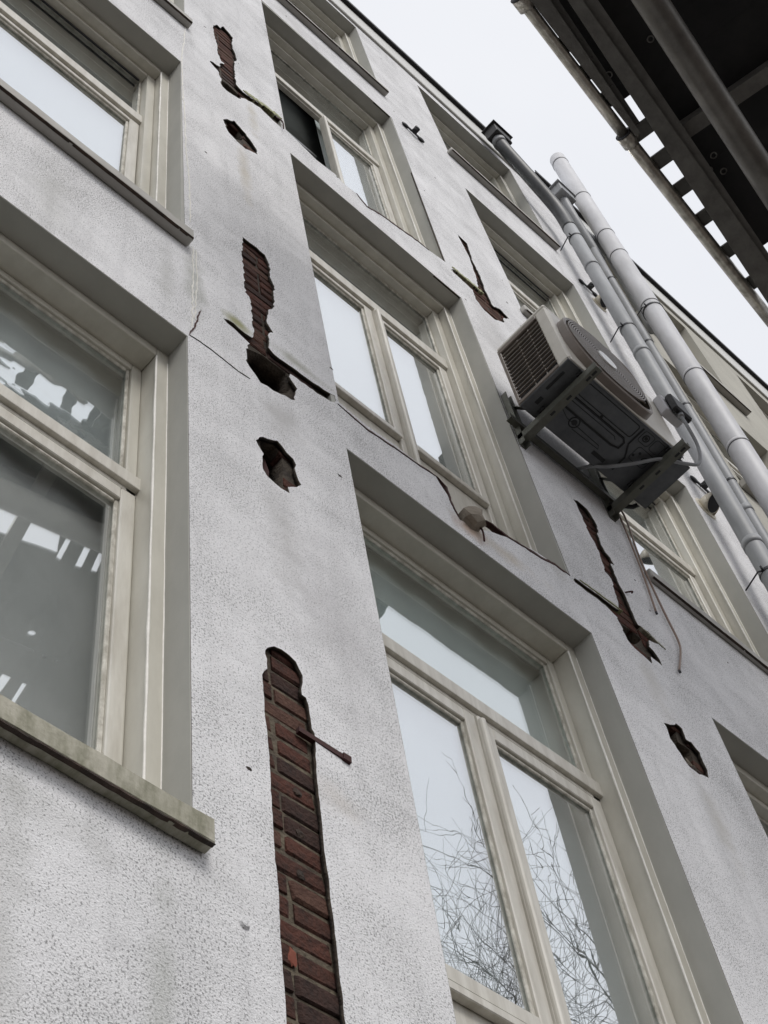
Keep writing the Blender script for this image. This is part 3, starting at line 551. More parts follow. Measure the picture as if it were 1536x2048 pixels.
bm = bmesh.new(); box(bm, 5.57, 16, .5, 9, 15.58, 15.66); fin('roof', bm, M_bitumen, nb_)
# ------------------------------------------------------------ pipes on the wall
def clip(par, c, r, lean=0, stem=True):
    bm = bmesh.new(); n = 28; rr = r+.004
    for z0, z1 in ((-.010, .010),):
        ring = [[bm.verts.new((c[0]+math.cos(2*math.pi*k/n)*q, c[1]+math.sin(2*math.pi*k/n)*q, c[2]+z)) for k in range(n)] for q, z in ((rr, z0), (rr, z1), (rr-.006, z1), (rr-.006, z0))]
        for j in range(4):
            for k in range(n): bm.faces.new((ring[j][k], ring[j][(k+1) % n], ring[(j+1) % 4][(k+1) % n], ring[(j+1) % 4][k]))
    if stem:
        tube(bm, [(c[0]-rr+.002, c[1]+.01, c[2]), (c[0]-rr-.010, c[1]+.03, c[2]), (c[0]-rr+.03, -.001, c[2])], .005, 6)
        box(bm, c[0]-rr-.022, c[0]-rr+.002, c[1]-.004, c[1]+.006, c[2]-.012, c[2]+.012)
    return fin('pipe_clip', bm, M_clip, par)
def collar(par, c, r, mm, h=.05):
    bm = bmesh.new(); bmesh.ops.create_cone(bm, cap_ends=True, segments=32, radius1=r, radius2=r, depth=h, matrix=Matrix.Translation(c)); 
    return fin('collar', bm, mm, par, True)
def leanx(a, b, z): return a[0]+(b[0]-a[0])*(z-a[1])/(b[1]-a[1])
# thick grey downpipe with its offset from the gutter outlet
dp = empty('downpipe', (4.93, -.15, .12), 'thick grey plastic downpipe climbing beside the third window column to the roof', 'downpipe')
ga, gb = (5.103, 8.0), (5.214, 13.5)
bm = bmesh.new(); tube(bm, [(leanx(ga, gb, z), -.15, z) for z in (.12, 4, 8, 11, 13.42)], .055, 28); fin('pipe', bm, M_pvc, dp, True)
bm = bmesh.new(); tube(bm, smooth_path([(leanx(ga, gb, 13.3), -.15, 13.35), (leanx(ga, gb, 13.55), -.15, 13.62), (5.17, -.148, 13.85), (5.00, -.14, 14.2), (4.82, -.125, 14.62), (4.78, -.12, 14.80)], 6), .058, 24); fin('offset_pipe', bm, M_pvcd, dp, True)
for z in (13.1, 11.3, 10.05, 8.1, 6.2, 4.6, 2.6): clip(dp, (leanx(ga, gb, z), -.15, z), .055)
for z in (12.5, 10.9, 8.4, 5.5): collar(dp, (leanx(ga, gb, z), -.15, z), .0585, M_pvc, .06)
bm = bmesh.new(); box(bm, 4.69, 4.89, -.19, -.06, 14.84, 15.02, .006); box(bm, 4.67, 4.92, -.21, -.05, 15.02, 15.035, .002); fin('rain_hopper', bm, M_bitumen, dp)
bm = bmesh.new(); tube(bm, [(4.78, -.12, 14.86), (4.78, -.12, 14.74)], .062, 24); fin('outlet_collar', bm, M_pvc, dp, True)
# thin grey downpipe
tp = empty('downpipe', (5.80, -.065, .12), 'thin grey downpipe tucked behind the thick one at the edge of the cream wall', 'downpipe')
bm = bmesh.new(); tube(bm, [(5.60, -.06, .12), (5.70, -.06, 8), (5.84, -.06, 13.5), (5.88, -.06, 14.3)], .035, 20); fin('pipe', bm, M_pvc, tp, True)
for z in (13.4, 12.1, 11.0, 9.9, 8.8, 7.7, 6, 4): clip(tp, (5.70+.0255*(z-8), -.06, z), .035, stem=False)
for z in (9.55, 7.0): collar(tp, (5.70+.0255*(z-8), -.06, z), .038, M_pvc, .07)
bm = bmesh.new(); box(bm, 5.56, 5.76, -.19, -.07, 14.92, 15.08, .006); box(bm, 5.54, 5.79, -.205, -.06, 15.08, 15.095); fin('rain_hopper', bm, M_pvc, tp)
bm = bmesh.new(); tube(bm, smooth_path([(5.66, -.12, 14.93), (5.72, -.10, 14.6), (5.93, -.05, 14.0)], 4), .04, 18); tube(bm, [(5.80, -.09, 14.4), (6.10, -.09, 14.38)], .038, 18); fin('outlet_branch', bm, M_pvc, tp, True)
bm = bmesh.new(); tube(bm, smooth_path([(6.10, -.10, 14.40), (6.15, -.08, 14.2), (6.17, -.06, 13.6), (6.18, -.05, 12.9)], 5), .04, 18); fin('branch_pipe', bm, M_pvc, tp, True)
# white flue
fl = empty('flue_pipe', (5.78, -.165, .12), 'tall white metal flue pipe rising above the roof line beside the cream wall', 'flue')
fa, fb = (5.813, 8.0), (5.918, 13.5)
bm = bmesh.new(); tube(bm, [(leanx(fa, fb, z), -.20, z) for z in (.2, 5, 8, 11, 16.5)], .08, 40); fin('pipe', bm, M_flue, fl, True)
for z in (16.35, 15.3, 14.3, 13.8, 12.7, 11.4, 10.3, 9.2, 8.35, 8.15, 7.0, 5.5): 
    collar(fl, (leanx(fa, fb, z), -.20, z), .082, M_flue, .035)
    bm = bmesh.new(); bmesh.ops.create_cone(bm, cap_ends=True, segments=40, radius1=.0832, radius2=.0832, depth=.007, matrix=Matrix.Translation((leanx(fa, fb, z), -.20, z-.018))); fin('seam_ring', bm, M_clip, fl)
for z in (12.6, 8.6): clip(fl, (leanx(fa, fb, z), -.20, z), .082)
# ------------------------------------------------------------ vents and old wall fittings
def vent(x, z, s, label):
    v = empty('wall_vent', (x, 0, z), label, 'vent', 'ivory vent hoods beside the thick downpipe')
    bm = bmesh.new(); bmesh.ops.create_cone(bm, cap_ends=True, segments=28, radius1=.075*s, radius2=.072*s, depth=.008, matrix=Matrix.Translation((x, -.004, z)) @ Matrix.Rotation(R(90), 4, 'X')); fin('base_plate', bm, M_vent, v)
    n = Vector((.25, -.55, -.80)).normalized(); C = Vector((x, -.048*s, z)); rad = .056*s
    bm = bmesh.new(); bmesh.ops.create_uvsphere(bm, u_segments=28, v_segments=20, radius=rad)
    tube(bm, [(0, .047*s, .0), (0, 0, 0)], rad*.98, 28, cap=False)
    bmesh.ops.translate(bm, verts=bm.verts[:], vec=C)
    bmesh.ops.bisect_plane(bm, geom=bm.verts[:]+bm.edges[:]+bm.faces[:], plane_co=C+n*.012*s, plane_no=n, clear_outer=True)
    bmesh.ops.bisect_plane(bm, geom=bm.verts[:]+bm.edges[:]+bm.faces[:], plane_co=(0, -.003, 0), plane_no=(0, 1, 0), clear_outer=True)
    bmesh.ops.solidify(bm, geom=bm.faces[:], thickness=.003); fin('hood', bm, M_vent, v, True)
    bm = bmesh.new(); rot = n.to_track_quat('Z', 'Y').to_matrix().to_4x4()
    bmesh.ops.create_cone(bm, cap_ends=True, segments=28, radius1=rad*.93, radius2=rad*.93, depth=.004, matrix=Matrix.Translation(C+n*.008*s) @ rot); fin('dark_mouth', bm, M_acdark, v)
vent(5.17, 9.04, 1.12, 'ivory round vent hood low on the wall, just left of the thick downpipe')
vent(5.36, 12.28, 1.05, 'ivory round vent hood high on the wall above the air conditioner')
def fitting(x, z, label):
    v = empty('wall_anchor', (x, 0, z), label, 'wall anchor', 'small black wall anchors between the window columns')
    for dx, nm in ((-.075, 'end_plate'), (.075, 'end_plate')):
        bm = bmesh.new(); bmesh.ops.create_uvsphere(bm, u_segments=14, v_segments=8, radius=1)
        for w in bm.verts: w.co = Vector((x+dx+w.co.x*.036, -.012+w.co.y*.012, z+w.co.z*.026-dx*.15))
        fin(nm, bm, M_black, v, True)
    bm = bmesh.new(); obox(bm, (x-.06, -.014, z+.01), (x+.06, -.014, z-.01), .012, .022); fin('strap', bm, M_clip, v)
    bm = bmesh.new(); box(bm, x-.015, x+.022, -.062, -.014, z-.016, z+.024, .004); tube(bm, [(x-.03, -.01, z-.02), (x-.02, -.04, z-.03), (x+.01, -.055, z-.01)], .006, 6); fin('bolt_head', bm, M_black, v)
fitting(3.40, 12.46, 'black iron anchor between the second and third window columns, second row from the roof')
fitting(5.30, 12.50, 'black iron anchor above the higher ivory vent hood')
fitting(5.30, 9.42, 'black iron anchor right above the lower ivory vent hood')
# ------------------------------------------------------------ air conditioner
AX0, AX1, AY0, AY1, AZ0, AZ1 = 3.09, 3.88, -.425, -.11, 7.60, 8.19
ac = empty('air_conditioner', (3.48, -.28, AZ0), 'ivory outdoor air conditioning unit with round fan grille on wall brackets', 'air conditioner')
bm = bmesh.new()
box(bm, AX0+.001, AX1-.001, AY0+.001, AY1-.001, AZ1-.03, AZ1, .008)                     # top
fin('top_cover', bm, M_acb, ac)
bm = bmesh.new()                                                                # front panel and the rounded left corner post
box(bm, AX0, AX0+.020, AY0, AY0+.065, AZ0+.012, AZ1-.0305, .008)
box(bm, AX0+.0205, AX1, AY0, AY0+.018, AZ0+.012, AZ1-.0305, .004)
box(bm, AX1-.018, AX1, AY0+.0185, AY1, AZ0+.012, AZ1-.0305, .004)
fin('front_casing', bm, M_acb, ac)
bm = bmesh.new()                                                                # side frame
box(bm, AX0, AX0+.016, AY0+.0655, AY1, AZ1-.062, AZ1-.031, .003); box(bm, AX0, AX0+.016, AY0+.0655, AY1, AZ0+.012, AZ0+.036, .003); box(bm, AX0, AX0+.016, AY1-.018, AY1, AZ0+.037, AZ1-.063, .003)
fin('side_frame', bm, M_acgr, ac)
ns = 14; za, zb = AZ0+.04, AZ1-.066
for k in range(1, ns):
    z = za+(zb-za)*k/ns
    bm = bmesh.new(); obox(bm, (AX0+.006, AY0+.062, z), (AX0+.006, AY1-.014, z), .010, .0042); fin('louvre_slat', bm, M_acgr, ac)
for yy in (AY0+.13, AY0+.2):
    bm = bmesh.new(); box(bm, AX0+.012, AX0+.016, yy-.002, yy+.002, za, zb); fin('louvre_stay', bm, M_acb, ac)
bm = bmesh.new(); box(bm, AX0+.05, AX1-.02, AY0+.02, AY1-.002, AZ0+.03, AZ1-.035); fin('coil', bm, M_acdark, ac)
bm = bmesh.new()
for k in range(26): box(bm, AX0+.045, AX0+.0495, AY0+.07+k*.0078, AY0+.0725+k*.0078, AZ0+.04, AZ1-.07)
fin('coil_fins', bm, M_acline, ac)['kind'] = 'stuff'
bm = bmesh.new(); box(bm, AX0+.012, AX0+.03, AY0+.12, AY0+.20, AZ1-.052, AZ1-.036, .003); 
fin('hand_grip', bm, M_acdark, ac)
# fan shroud and rings
FX, FZ, FR = 3.395, 7.90, .262
def ring(bm, cx, cz, r0, r1, y0, y1, n=56):
    v = [[bm.verts.new((cx+math.cos(2*math.pi*k/n)*q, y, cz+math.sin(2*math.pi*k/n)*q)) for k in range(n)] for q, y in ((r0, y0), (r1, y0), (r1, y1), (r0, y1))]
    for j in range(4):
        for k in range(n): bm.faces.new((v[j][k], v[j][(k+1) % n], v[(j+1) % 4][(k+1) % n], v[(j+1) % 4][k]))
def sup(k, n, w, h, e):
    a = 2*math.pi*k/n; cx_, s_ = math.cos(a), math.sin(a)
    if cx_ < 0: e = 2.3
    return (FX+math.copysign(abs(cx_)**(2/e), cx_)*w, FZ+math.copysign(abs(s_)**(2/e), s_)*h)
bm = bmesh.new(); n = 64
rings = [[bm.verts.new((sup(k, n, w, h, 4.2)[0], y, sup(k, n, w, h, 4.2)[1])) for k in range(n)] for w, h, y in ((.275, .283, AY0+.001), (.272, .280, -.462), (.264, .272, -.468), (.256, .256, -.4645))]
for r0, r1 in zip(rings, rings[1:]):
    for k in range(n): bm.faces.new((r0[k], r0[(k+1) % n], r1[(k+1) % n], r1[k]))
fin('fan_shroud', bm, M_acgr, ac, False)
bm = bmesh.new(); bmesh.ops.create_cone(bm, cap_ends=True, segments=48, radius1=.255, radius2=.255, depth=.004, matrix=Matrix.Translation((FX, AY0-.003, FZ)) @ Matrix.Rotation(R(90), 4, 'X')); fin('fan_well', bm, M_acdark, ac)
for k in range(16):
    r = .060+k*.0125
    bm = bmesh.new(); ring(bm, FX, FZ, r, r+.0072, -.472, -.463, 48); fin('grille_ring', bm, M_acgr, ac)
for k in range(8):
    a = k*math.pi/4+.2
    bm = bmesh.new(); obox(bm, (FX+math.cos(a)*.05, -.461, FZ+math.sin(a)*.05), (FX+math.cos(a)*(FR+.004), -.461, FZ+math.sin(a)*(FR+.004)), .006, .008, up=(0, 1, 0)); fin('grille_spoke', bm, M_acgr, ac)
bm = bmesh.new(); bmesh.ops.create_cone(bm, cap_ends=True, segments=32, radius1=.060, radius2=.058, depth=.016, matrix=Matrix.Translation((FX, -.469, FZ)) @ Matrix.Rotation(R(90), 4, 'X')); fin('fan_badge', bm, M_badge, ac)
for k in range(3):
    a = k*2*math.pi/3; bm = bmesh.new()
    for t in range(6):
        pass
    v = [bm.verts.new((FX+math.cos(a+da)*r, y, FZ+math.sin(a+da)*r)) for r, da, y in ((.05, -.2, -.432), (.05, .4, -.445), (.22, .5, -.448), (.23, -.25, -.431))]
    f = bm.faces.new(v); bmesh.ops.solidify(bm, geom=[f], thickness=.002); fin('fan_blade', bm, M_acpan, ac)
# base pan, seen from below
bm = bmesh.new(); box(bm, AX0+.004, AX1-.006, AY0+.012, AY1-.004, AZ0, AZ0+.0115, .003); box(bm, AX0+.002, AX1-.004, AY0+.008, AY0+.0115, AZ0-.006, AZ0+.02); fin('base_pan', bm, M_acpan, ac)
def groove(pts, w=.004, closed=False, zz=None):
    bm = bmesh.new(); P = pts+([pts[0]] if closed else [])
    tube(bm, [(x, y, AZ0-.0008) for x, y in P], w/2, 5); fin('pressed_rib', bm, M_acline, ac)
def rrect(x0, x1, y0, y1, r=.012): 
    o = []
    for cx, cy, a in ((x1-r, y1-r, 0), (x0+r, y1-r, 90), (x0+r, y0+r, 180), (x1-r, y0+r, 270)):
        for t in (0, 45, 90): o.append((cx+r*math.cos(R(a+t)), cy+r*math.sin(R(a+t))))
    return o
groove(rrect(3.25, 3.60, -.395, -.325), .005, True)
groove([(3.23, -.305), (3.58, -.305), (3.60, -.29), (3.60, -.255), (3.56, -.245), (3.25, -.245)], .012)
groove([(3.235, -.285), (3.54, -.285), (3.555, -.275)], .004)
groove([(3.62, -.40), (3.62, -.30), (3.66, -.24), (3.66, -.16)], .010)
groove(rrect(3.635, 3.70, -.40, -.34), .003, True); groove(rrect(3.71, 3.77, -.40, -.34), .003, True); groove(rrect(3.67, 3.77, -.325, -.25), .003, True)
groove([(3.25, -.23), (3.30, -.21), (3.52, -.205), (3.53, -.19), (3.36, -.185)], .0035)
groove(rrect(3.22, 3.24, -.38, -.2, .008), .005, True)
for (x, y, r) in ((3.345, -.215, .026), (3.665, -.37, .016), (3.745, -.285, .016), (3.70, -.30, .004), (3.68, -.275, .004), (3.42, -.315, .005)):
    bm = bmesh.new(); n = 20
    a = [bm.verts.new((x+math.cos(2*math.pi*k/n)*r, y+math.sin(2*math.pi*k/n)*r, AZ0-.001)) for k in range(n)]
    tube(bm, [(x+math.cos(2*math.pi*k/n)*r, y+math.sin(2*math.pi*k/n)*r, AZ0-.001) for k in range(n+1)], .003, 5)
    bmesh.ops.delete(bm, geom=a, context='VERTS')
    bmesh.ops.create_cone(bm, cap_ends=True, segments=18, radius1=r*.55, radius2=r*.55, depth=.003, matrix=Matrix.Translation((x, y, AZ0-.0008))); fin('drain_boss', bm, M_acline, ac)
for (x0, x1, y0, y1) in ((3.118, 3.132, -.36, -.25), (3.52, 3.60, -.175, -.155), (3.13, 3.15, -.21, -.17), (3.83, 3.84, -.36, -.26)):
    bm = bmesh.new(); box(bm, x0, x1, y0, y1, AZ0-.0025, AZ0+.001, .001); fin('slot', bm, M_acline, ac)
for x in (3.20, 3.80):
    for y in (-.40, -.165):
        bm = bmesh.new(); box(bm, x-.028, x+.028, y-.018, y+.018, AZ0-.018, AZ0-.003, .003); tube(bm, [(x, y, AZ0-.02), (x, y, AZ0-.06)], .006, 8); fin('mounting_foot', bm, M_black, ac)
# service cover hanging at the right-hand end
bm = bmesh.new(); box(bm, AX1, AX1+.05, AY0+.05, AY1, AZ0-.012, AZ0+.26, .01); fin('service_cover', bm, M_acb, ac)
bm = bmesh.new(); box(bm, AX1-.06, AX1+.052, AY0+.02, AY1-.01, AZ0-.018, AZ0-.013, .004); fin('cover_base', bm, M_acpan, ac)
bm = bmesh.new(); tube(bm, [(AX1+.06, AY1-.05, AZ0+.03), (AX1+.02, AY1+.03, AZ0+.02), (AX1-.1, -.03, AZ0-.02)], .012, 8); fin('refrigerant_pipe', bm, M_black, ac, True)
# isolator switch on the unit's front right corner and its cable
sw = empty('isolator_switch', (3.90, -.43, 8.06), 'grey isolator switch with black face on the right end of the air conditioner', 'switch')
bm = bmesh.new(); box(bm, 3.860, 3.985, -.475, -.4265, 7.99, 8.15, .006); fin('back_box', bm, M_flue, sw)
bm = bmesh.new(); box(bm, 3.880, 4.005, -.515, -.4755, 7.98, 8.13, .010); fin('switch_face', bm, M_black, sw)
bm = bmesh.new(); tube(bm, [(3.93, -.49, 7.99), (3.93, -.49, 7.96)], .018, 12); fin('cable_gland', bm, M_grey, sw, True)
cb = empty('power_cable', (3.93, -.49, 7.6), 'grey cable looping from the isolator switch under the air conditioner', 'cable')
bm = bmesh.new(); tube(bm, smooth_path([(3.93, -.49, 7.965), (3.94, -.49, 7.86), (3.99, -.47, 7.76), (3.97, -.44, 7.62), (3.88, -.40, 7.575), (3.78, -.35, 7.57), (3.70, -.25, 7.575), (3.62, -.16, 7.58), (3.58, -.10, 7.62), (3.58, -.02, 7.7)], 6), .009, 8); fin('grey_cable', bm, M_pvc, cb, True)
# brackets
for x, lab in ((3.20, 'olive grey steel bracket under the louvred left end of the air conditioner'), (3.80, 'olive grey steel bracket under the right end of the air conditioner')):
    b = empty('wall_bracket', (x, 0, 7.55), lab, 'bracket', 'brackets carrying the air conditioner')
    bm = bmesh.new(); box(bm, x-.02, x+.02, -.485, -.004, 7.535, 7.541); box(bm, x-.0202, x-.0165, -.4852, -.0035, 7.5415, 7.578); box(bm, x+.0165, x+.0202, -.4852, -.0035, 7.5415, 7.578); fin('arm', bm, M_acsteel, b)
    bm = bmesh.new(); box(bm, x-.02, x+.02, -.006, -.001, 7.50, 7.98); box(bm, x-.0202, x-.0165, -.034, -.0065, 7.50, 7.98); box(bm, x+.0165, x+.0202, -.034, -.0065, 7.50, 7.98); fin('upright', bm, M_acsteel, b)
    for y in (-.455, -.42, -.30, -.20): 
        bm = bmesh.new(); box(bm, x-.006, x+.006, y-.014, y+.014, 7.5340, 7.5352, .0004); fin('slot', bm, M_acline, b)
    for z in (7.56, 7.74, 7.93):
        bm = bmesh.new(); bmesh.ops.create_cone(bm, cap_ends=True, segments=6, radius1=.009, radius2=.009, depth=.008, matrix=Matrix.Translation((x, -.010, z)) @ Matrix.Rotation(R(90), 4, 'X')); fin('bolt', bm, M_grey, b)
    bm = bmesh.new(); obox(bm, (x+.012, -.03, 7.86), (x+.012, -.20, 7.57), .004, .025, up=(1, 0, 0)); fin('brace', bm, M_acsteel, b)
rl = empty('bracket_rail', (3.5, -.01, 7.66), 'steel cross rail on the wall behind the air conditioner', 'rail')
bm = bmesh.new(); box(bm, 3.12, 3.88, -.042, -.036, 7.64, 7.68); fin('rail_web', bm, M_acsteel, rl)
bm = bmesh.new(); box(bm, 3.12, 3.88, -.0358, -.012, 7.64, 7.644); fin('rail_flange', bm, M_acsteel, rl)
# two bare brown pipes hanging on the wall below
for k, r_, lab in (('pipe_a', .0055, 'short straight brown pipe end hanging below the air conditioner bracket'), ('pipe_b', .0055, 'long brown pipe with a bent lower end hanging below the air conditioner bracket')):
    pts = [(x, -.012, z) for x, z in POLY[k]]
    if k == 'pipe_a': pts = [(3.80, -.03, 7.66)]+pts
    else: pts = [(3.83, -.03, 7.70)]+pts
    c = empty('copper_pipe', (pts[-1][0], -.012, pts[-1][2]), lab, 'pipe'); bm = bmesh.new(); tube(bm, smooth_path(pts, 5), r_*.9, 8); fin('tube', bm, M_copper, c, True)
    bm = bmesh.new(); tube(bm, [pts[-1], (pts[-1][0], -.012, pts[-1][2]-.012)], r_*1.05, 8); fin('end_cap', bm, M_clip, c)

# ------------------------------------------------------------ steel platform overhead
H = 7.5
def pp(nx, ny, h=H): return Vector((nx*h, ny*h-1.55, h+1.6))    # bearings surveyed from the pavement, times the height
pf = empty('scaffold_platform', (3, -2.2, 9.1), 'dark steel scaffold platform with tubes and beams hanging over the street', 'scaffold')
def ext(a, b, t0, t1): return a+(b-a)*t0, a+(b-a)*t1
def tubel(name, a, b, r, mm=M_scaf, n=20):
    bm = bmesh.new(); L = (b-a).length; k = max(2, int(L/.25)); tube(bm, [a+(b-a)*i/k for i in range(k+1)], r, n); return fin(name, bm, mm, pf, True)
mid = pp(.4275, .0490); a, b = mid+(pp(.3044, .0325)-mid)*2.2, pp(.6122, .0708)
tubel('outer_tube', a, mid, .030); tubel('outer_tube', mid+(b-mid)*.0005, b, .034)
d = (b-a).normalized()
for q in (mid, pp(.3085, .0333)):
    bm = bmesh.new(); tube(bm, [q-d*.035, q+d*.035], .044, 20); fin('coupler', bm, M_scaf, pf, True)
    bm = bmesh.new(); tube(bm, [q-d*.042, q-d*.036], .046, 20); fin('coupler_band', bm, M_clip, pf, True)
def beam(name, l0, l1, r0, r1, h, th, mm=M_beam, e=(-.6, 1.15)):
    P = [pp(*l0, h), pp(*l1, h), pp(*r0, h), pp(*r1, h)]
    A0, A1 = ext(P[0], P[1], *e); B0, B1 = ext(P[2], P[3], *e)
    bm = bmesh.new(); vs = [bm.verts.new(p+Vector((0, 0, z))) for p in (A0, A1, B1, B0) for z in (0, th)]
    for f in [(0, 2, 4, 6), (1, 7, 5, 3), (0, 1, 3, 2), (2, 3, 5, 4), (4, 5, 7, 6), (6, 7, 1, 0)]: bm.faces.new([vs[i] for i in f])
    return fin(name, bm, mm, pf)
beam('beam_flange', (.3291, .0130), (.5741, .0587), (.3365, .0065), (.5724, .0425), H-.06, .012)
beam('beam_web', (.3365, .0065), (.5724, .0425), (.3440, -.0003), (.5664, .0376), H-.02, .02)
bm = bmesh.new(); p0, p1 = ext(pp(.3365, .0065, H-.06), pp(.5724, .0425, H-.06), -.6, 1.15); obox(bm, p0+Vector((0, 0, .06)), p1+Vector((0, 0, .06)), .008, .10); fin('beam_stiffener', bm, M_beam, pf)
beam('inner_channel', (.3106, .0293), (.4302, .0440), (.3205, .0206), (.4302, .0400), H-.03, .05, e=(-.05, 1.0))
beam('channel_flange', (.3205, .0206), (.4302, .0400), (.3250, .0170), (.4302, .0365), H+.03, .01, e=(-.05, 1.0))
u = Vector((math.cos(R(10.5)), math.sin(R(10.5)), 0)); v = Vector((-math.sin(R(10.5)), math.cos(R(10.5)), 0))
for (x, y) in ((1.42, -1.47), (1.70, -1.425), (1.95, -1.385), (2.16, -1.35), (3.241, -1.281), (3.43, -1.238), (3.632, -1.215), (3.845, -1.178), (4.085, -1.134), (4.33, -1.093)):
    c = Vector((x, y, H+1.6+.03)); bm = bmesh.new()
    sc, tc_ = (Vector((x, y, 0))-Vector((2.0, -1.55, 0))).dot(u), (Vector((x, y, 0))-Vector((2.0, -1.55, 0))).dot(v)
    p, q = c-v*.10, c+v*max(.01, .142-.0735*(sc-1.256)-tc_)
    obox(bm, p, q, .085, .012); obox(bm, p+u*.038+Vector((0, 0, .02)), q+u*.038+Vector((0, 0, .02)), .008, .03); fin('cross_rung', bm, M_beam, pf)
    bm = bmesh.new(); bmesh.ops.create_cone(bm, cap_ends=True, segments=8, radius1=.012, radius2=.012, depth=.02, matrix=Matrix.Translation(c+v*.06-Vector((0, 0, .012)))); fin('bolt', bm, M_scaf, pf)
for (x, y) in ((2.62, -1.285), (2.80, -1.262), (2.98, -1.235)):
    c = Vector((x, y, H+1.6+.03)); bm = bmesh.new(); obox(bm, c-v*.08, c+v*.05, .09, .012); fin('cross_rung', bm, M_beam, pf)
# large tube
a, b = pp(.3702, -.0233, 7.0), pp(.5252, .0040, 7.0); a, b = ext(a, b, -.9, 1.12); tubel('large_tube', a, b, .072, mat('dull_galvanised', (.17, .16, .145), .42, .6, noise=(7, .8, (1, 1, 1), (.08, .075, .07)), bump=(40, .25, .002)), 32)
a, b = pp(.4517, .021, H+.1), pp(.4660, -.0451, H+.1); a, b = ext(a, b, -.15, 4.6)
bm = bmesh.new(); obox(bm, a, b, .085, .06); fin('cross_beam', bm, M_beam, pf)
a2 = a-u*1.35; b2 = b-u*1.35
bm = bmesh.new(); obox(bm, a2, b2, .085, .06); fin('cross_beam', bm, M_beam, pf)
# deck panels with an access hatch and ventilation slots, seen mirrored in the lowest left window
def local(p): w = Vector(p)-Vector((2.0, -1.55)); return w.x*u.x+w.y*u.y, w.x*v.x+w.y*v.y
def world(s, t, z): w = Vector((2.0, -1.55, 0))+u*s+v*t; return Vector((w.x, w.y, z))
def lrect(x0, x1, y0, y1): return [(x0, y0), (x1, y0), (x1, y1), (x0, y1)]
s_edges = [-1.4, -.9, -.35, .75, 1.13, 1.7, 2.30]
holes = {}
def hole(*pl, bays=None):
    return [local(p) for p in pl]
HL = [hole((1.93, -2.20), (2.41, -2.11), (2.54, -2.33), (2.11, -2.45)),
      hole((2.50, -2.165), (2.535, -2.165), (2.585, -2.36), (2.55, -2.36)), hole((2.60, -2.09), (2.64, -2.07), (2.71, -2.33), (2.67, -2.345)), hole((2.70, -2.12), (2.73, -2.10), (2.80, -2.30), (2.765, -2.31)),
      [ (local((2.19, -1.97))[0]+.028*math.cos(k*.785), local((2.19, -1.97))[1]+.028*math.sin(k*.785)) for k in range(8)],
      [ (local((2.76, -2.87))[0]+.028*math.cos(k*.785), local((2.76, -2.87))[1]+.028*math.sin(k*.785)) for k in range(8)],
      hole((1.95, -2.045), (2.30, -1.99), (2.30, -1.975), (1.95, -2.03)), hole((2.60, -3.02), (2.85, -2.975), (2.85, -2.955), (2.60, -3.0)), hole((2.90, -2.97), (2.93, -2.965), (2.93, -2.945), (2.90, -2.95)), hole((2.98, -2.955), (3.01, -2.95), (3.01, -2.93), (2.98, -2.935)),
      hole((2.66, -3.24), (2.74, -3.23), (2.76, -3.40), (2.68, -3.41)), hole((2.80, -3.22), (2.86, -3.21), (2.88, -3.38), (2.82, -3.39)), hole((2.93, -3.20), (2.96, -3.19), (3.00, -3.38), (2.97, -3.39))]
def deck(name, outer, hs, z0, z1):
    o = sheet(name, outer, hs, 0, z1-z0, M_deck, None)
    for w in o.data.vertices: s_, t_, hh = w.co.x, w.co.z, w.co.y; q = world(s_, t_, z0+hh); w.co = q
    o.parent = pf; o.location = -pf.location
for i, (sa, sb) in enumerate(list(zip(s_edges, s_edges[1:]))+[(-.35, .14), (.14, .75)]):
    for ta, tb in ((-.42, .085 if .7 < sb < 1.2 else -.02), (-1.22, -.425), (-2.05, -1.225), (-2.6, -2.055)):
        if sa > 1.6 and ta < -1.3 or (i >= 6) != (ta > -.5 and -.4 < sa < .7): continue
        hs = []
        for hh in HL:
            cx = sum(p[0] for p in hh)/len(hh); cy = sum(p[1] for p in hh)/len(hh)
            if sa < cx < sb and ta < cy < tb: hs.append([(min(max(p[0], sa+.02), sb-.02), min(max(p[1], ta+.02), tb-.02)) for p in hh])
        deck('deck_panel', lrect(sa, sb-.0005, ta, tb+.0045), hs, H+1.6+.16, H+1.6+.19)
for (x, y) in ((3.686, -1.42), (3.731, -1.353), (3.793, -1.399), (2.95, -1.337), (2.978, -1.60)):
    bm = bmesh.new(); n = 14; tube(bm, [(x+.016*math.cos(k*2*math.pi/n), y+.016*math.sin(k*2*math.pi/n), H+1.6+.157) for k in range(n+1)], .004, 5); fin('ring_bolt', bm, M_beam, pf)
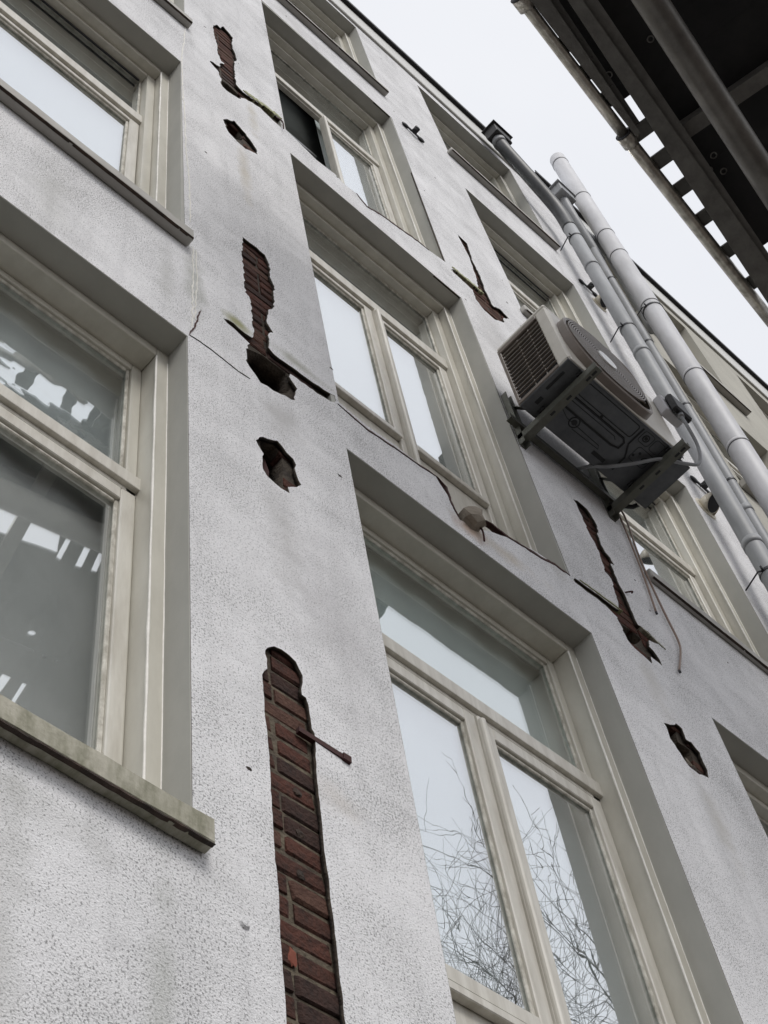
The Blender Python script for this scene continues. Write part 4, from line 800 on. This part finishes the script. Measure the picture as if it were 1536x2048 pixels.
for s_ in (-1.3, 2.7):
    for t_ in (.0, -2.45):
        w = world(s_, t_, 0); bm = bmesh.new()
        if s_ > 0 and t_ < -1 or s_ < 0: tube(bm, [(w.x, w.y, 0), (w.x, w.y, H+1.75)], .024, 14); fin('standard', bm, M_scaf, pf, True)

# ------------------------------------------------------------ bare street trees, mirrored in the lower windows
def tree(x, y, h, ztop, seed, label):
    rnd = random.Random(seed); t = empty('bare_tree', (x, y, 0), label, 'tree', 'bare trees across the street')
    bmT = bmesh.new(); bmC = bmesh.new(); cnt = [0]
    def out_of_crown(q):
        return q.z > ztop or math.hypot(q.x-x, q.y-y) > 4.3 or q.y > -3.6
    def grow(bm, p, d, L, r, lev):
        n = 6; pts = [p]; rr = [r]; q = p.copy(); dd = d.copy(); w1 = Vector((rnd.gauss(0, 1), rnd.gauss(0, 1), rnd.gauss(0, .5)))*.13
        for i in range(n):
            w1 = w1*.6+Vector((rnd.gauss(0, 1), rnd.gauss(0, 1), rnd.gauss(0, .6)))*.11
            dd = (dd+w1+Vector((0, 0, .05))).normalized()
            q = q+dd*L/n
            if out_of_crown(q): break
            pts.append(q.copy()); rr.append(r*(1-.55*(i+1)/n))
        if len(pts) < 3: return
        n = len(pts)-1
        tube(bm, pts, rr, 8 if lev == 0 else (6 if lev < 3 else 3), cap=False); cnt[0] += 1
        if lev >= 6 or L < .26: return
        for j in range((3, 5, 5, 4, 4, 3)[min(lev, 5)]):
            i = rnd.randint(max(1, n//3), n) if j else n
            ax = Vector((rnd.gauss(0, 1), rnd.gauss(0, 1), rnd.gauss(0, .6))).normalized()
            nd = (dd*rnd.uniform(.5, 1.0)+ax*rnd.uniform(.5, 1.0)+Vector((0, 0, .2))).normalized()
            grow(bmC, pts[i], nd, L*rnd.uniform(.58, .80), max(rr[i]*.66, .0036), lev+1)
    grow(bmT, Vector((x, y, 0)), Vector((0, 0, 1)), h*.40, .21, 0)
    fin('trunk', bmT, M_bark, t); fin('crown', bmC, M_bark, t); print('tree segs', cnt[0])
tree(11.0, -6.9, 17.0, 14.6, 4, 'nearer bare tree mirrored in the left sash of the large lower window')
tree(13.2, -7.8, 18.6, 15.8, 11, 'farther bare tree mirrored in the right sash of the large lower window')
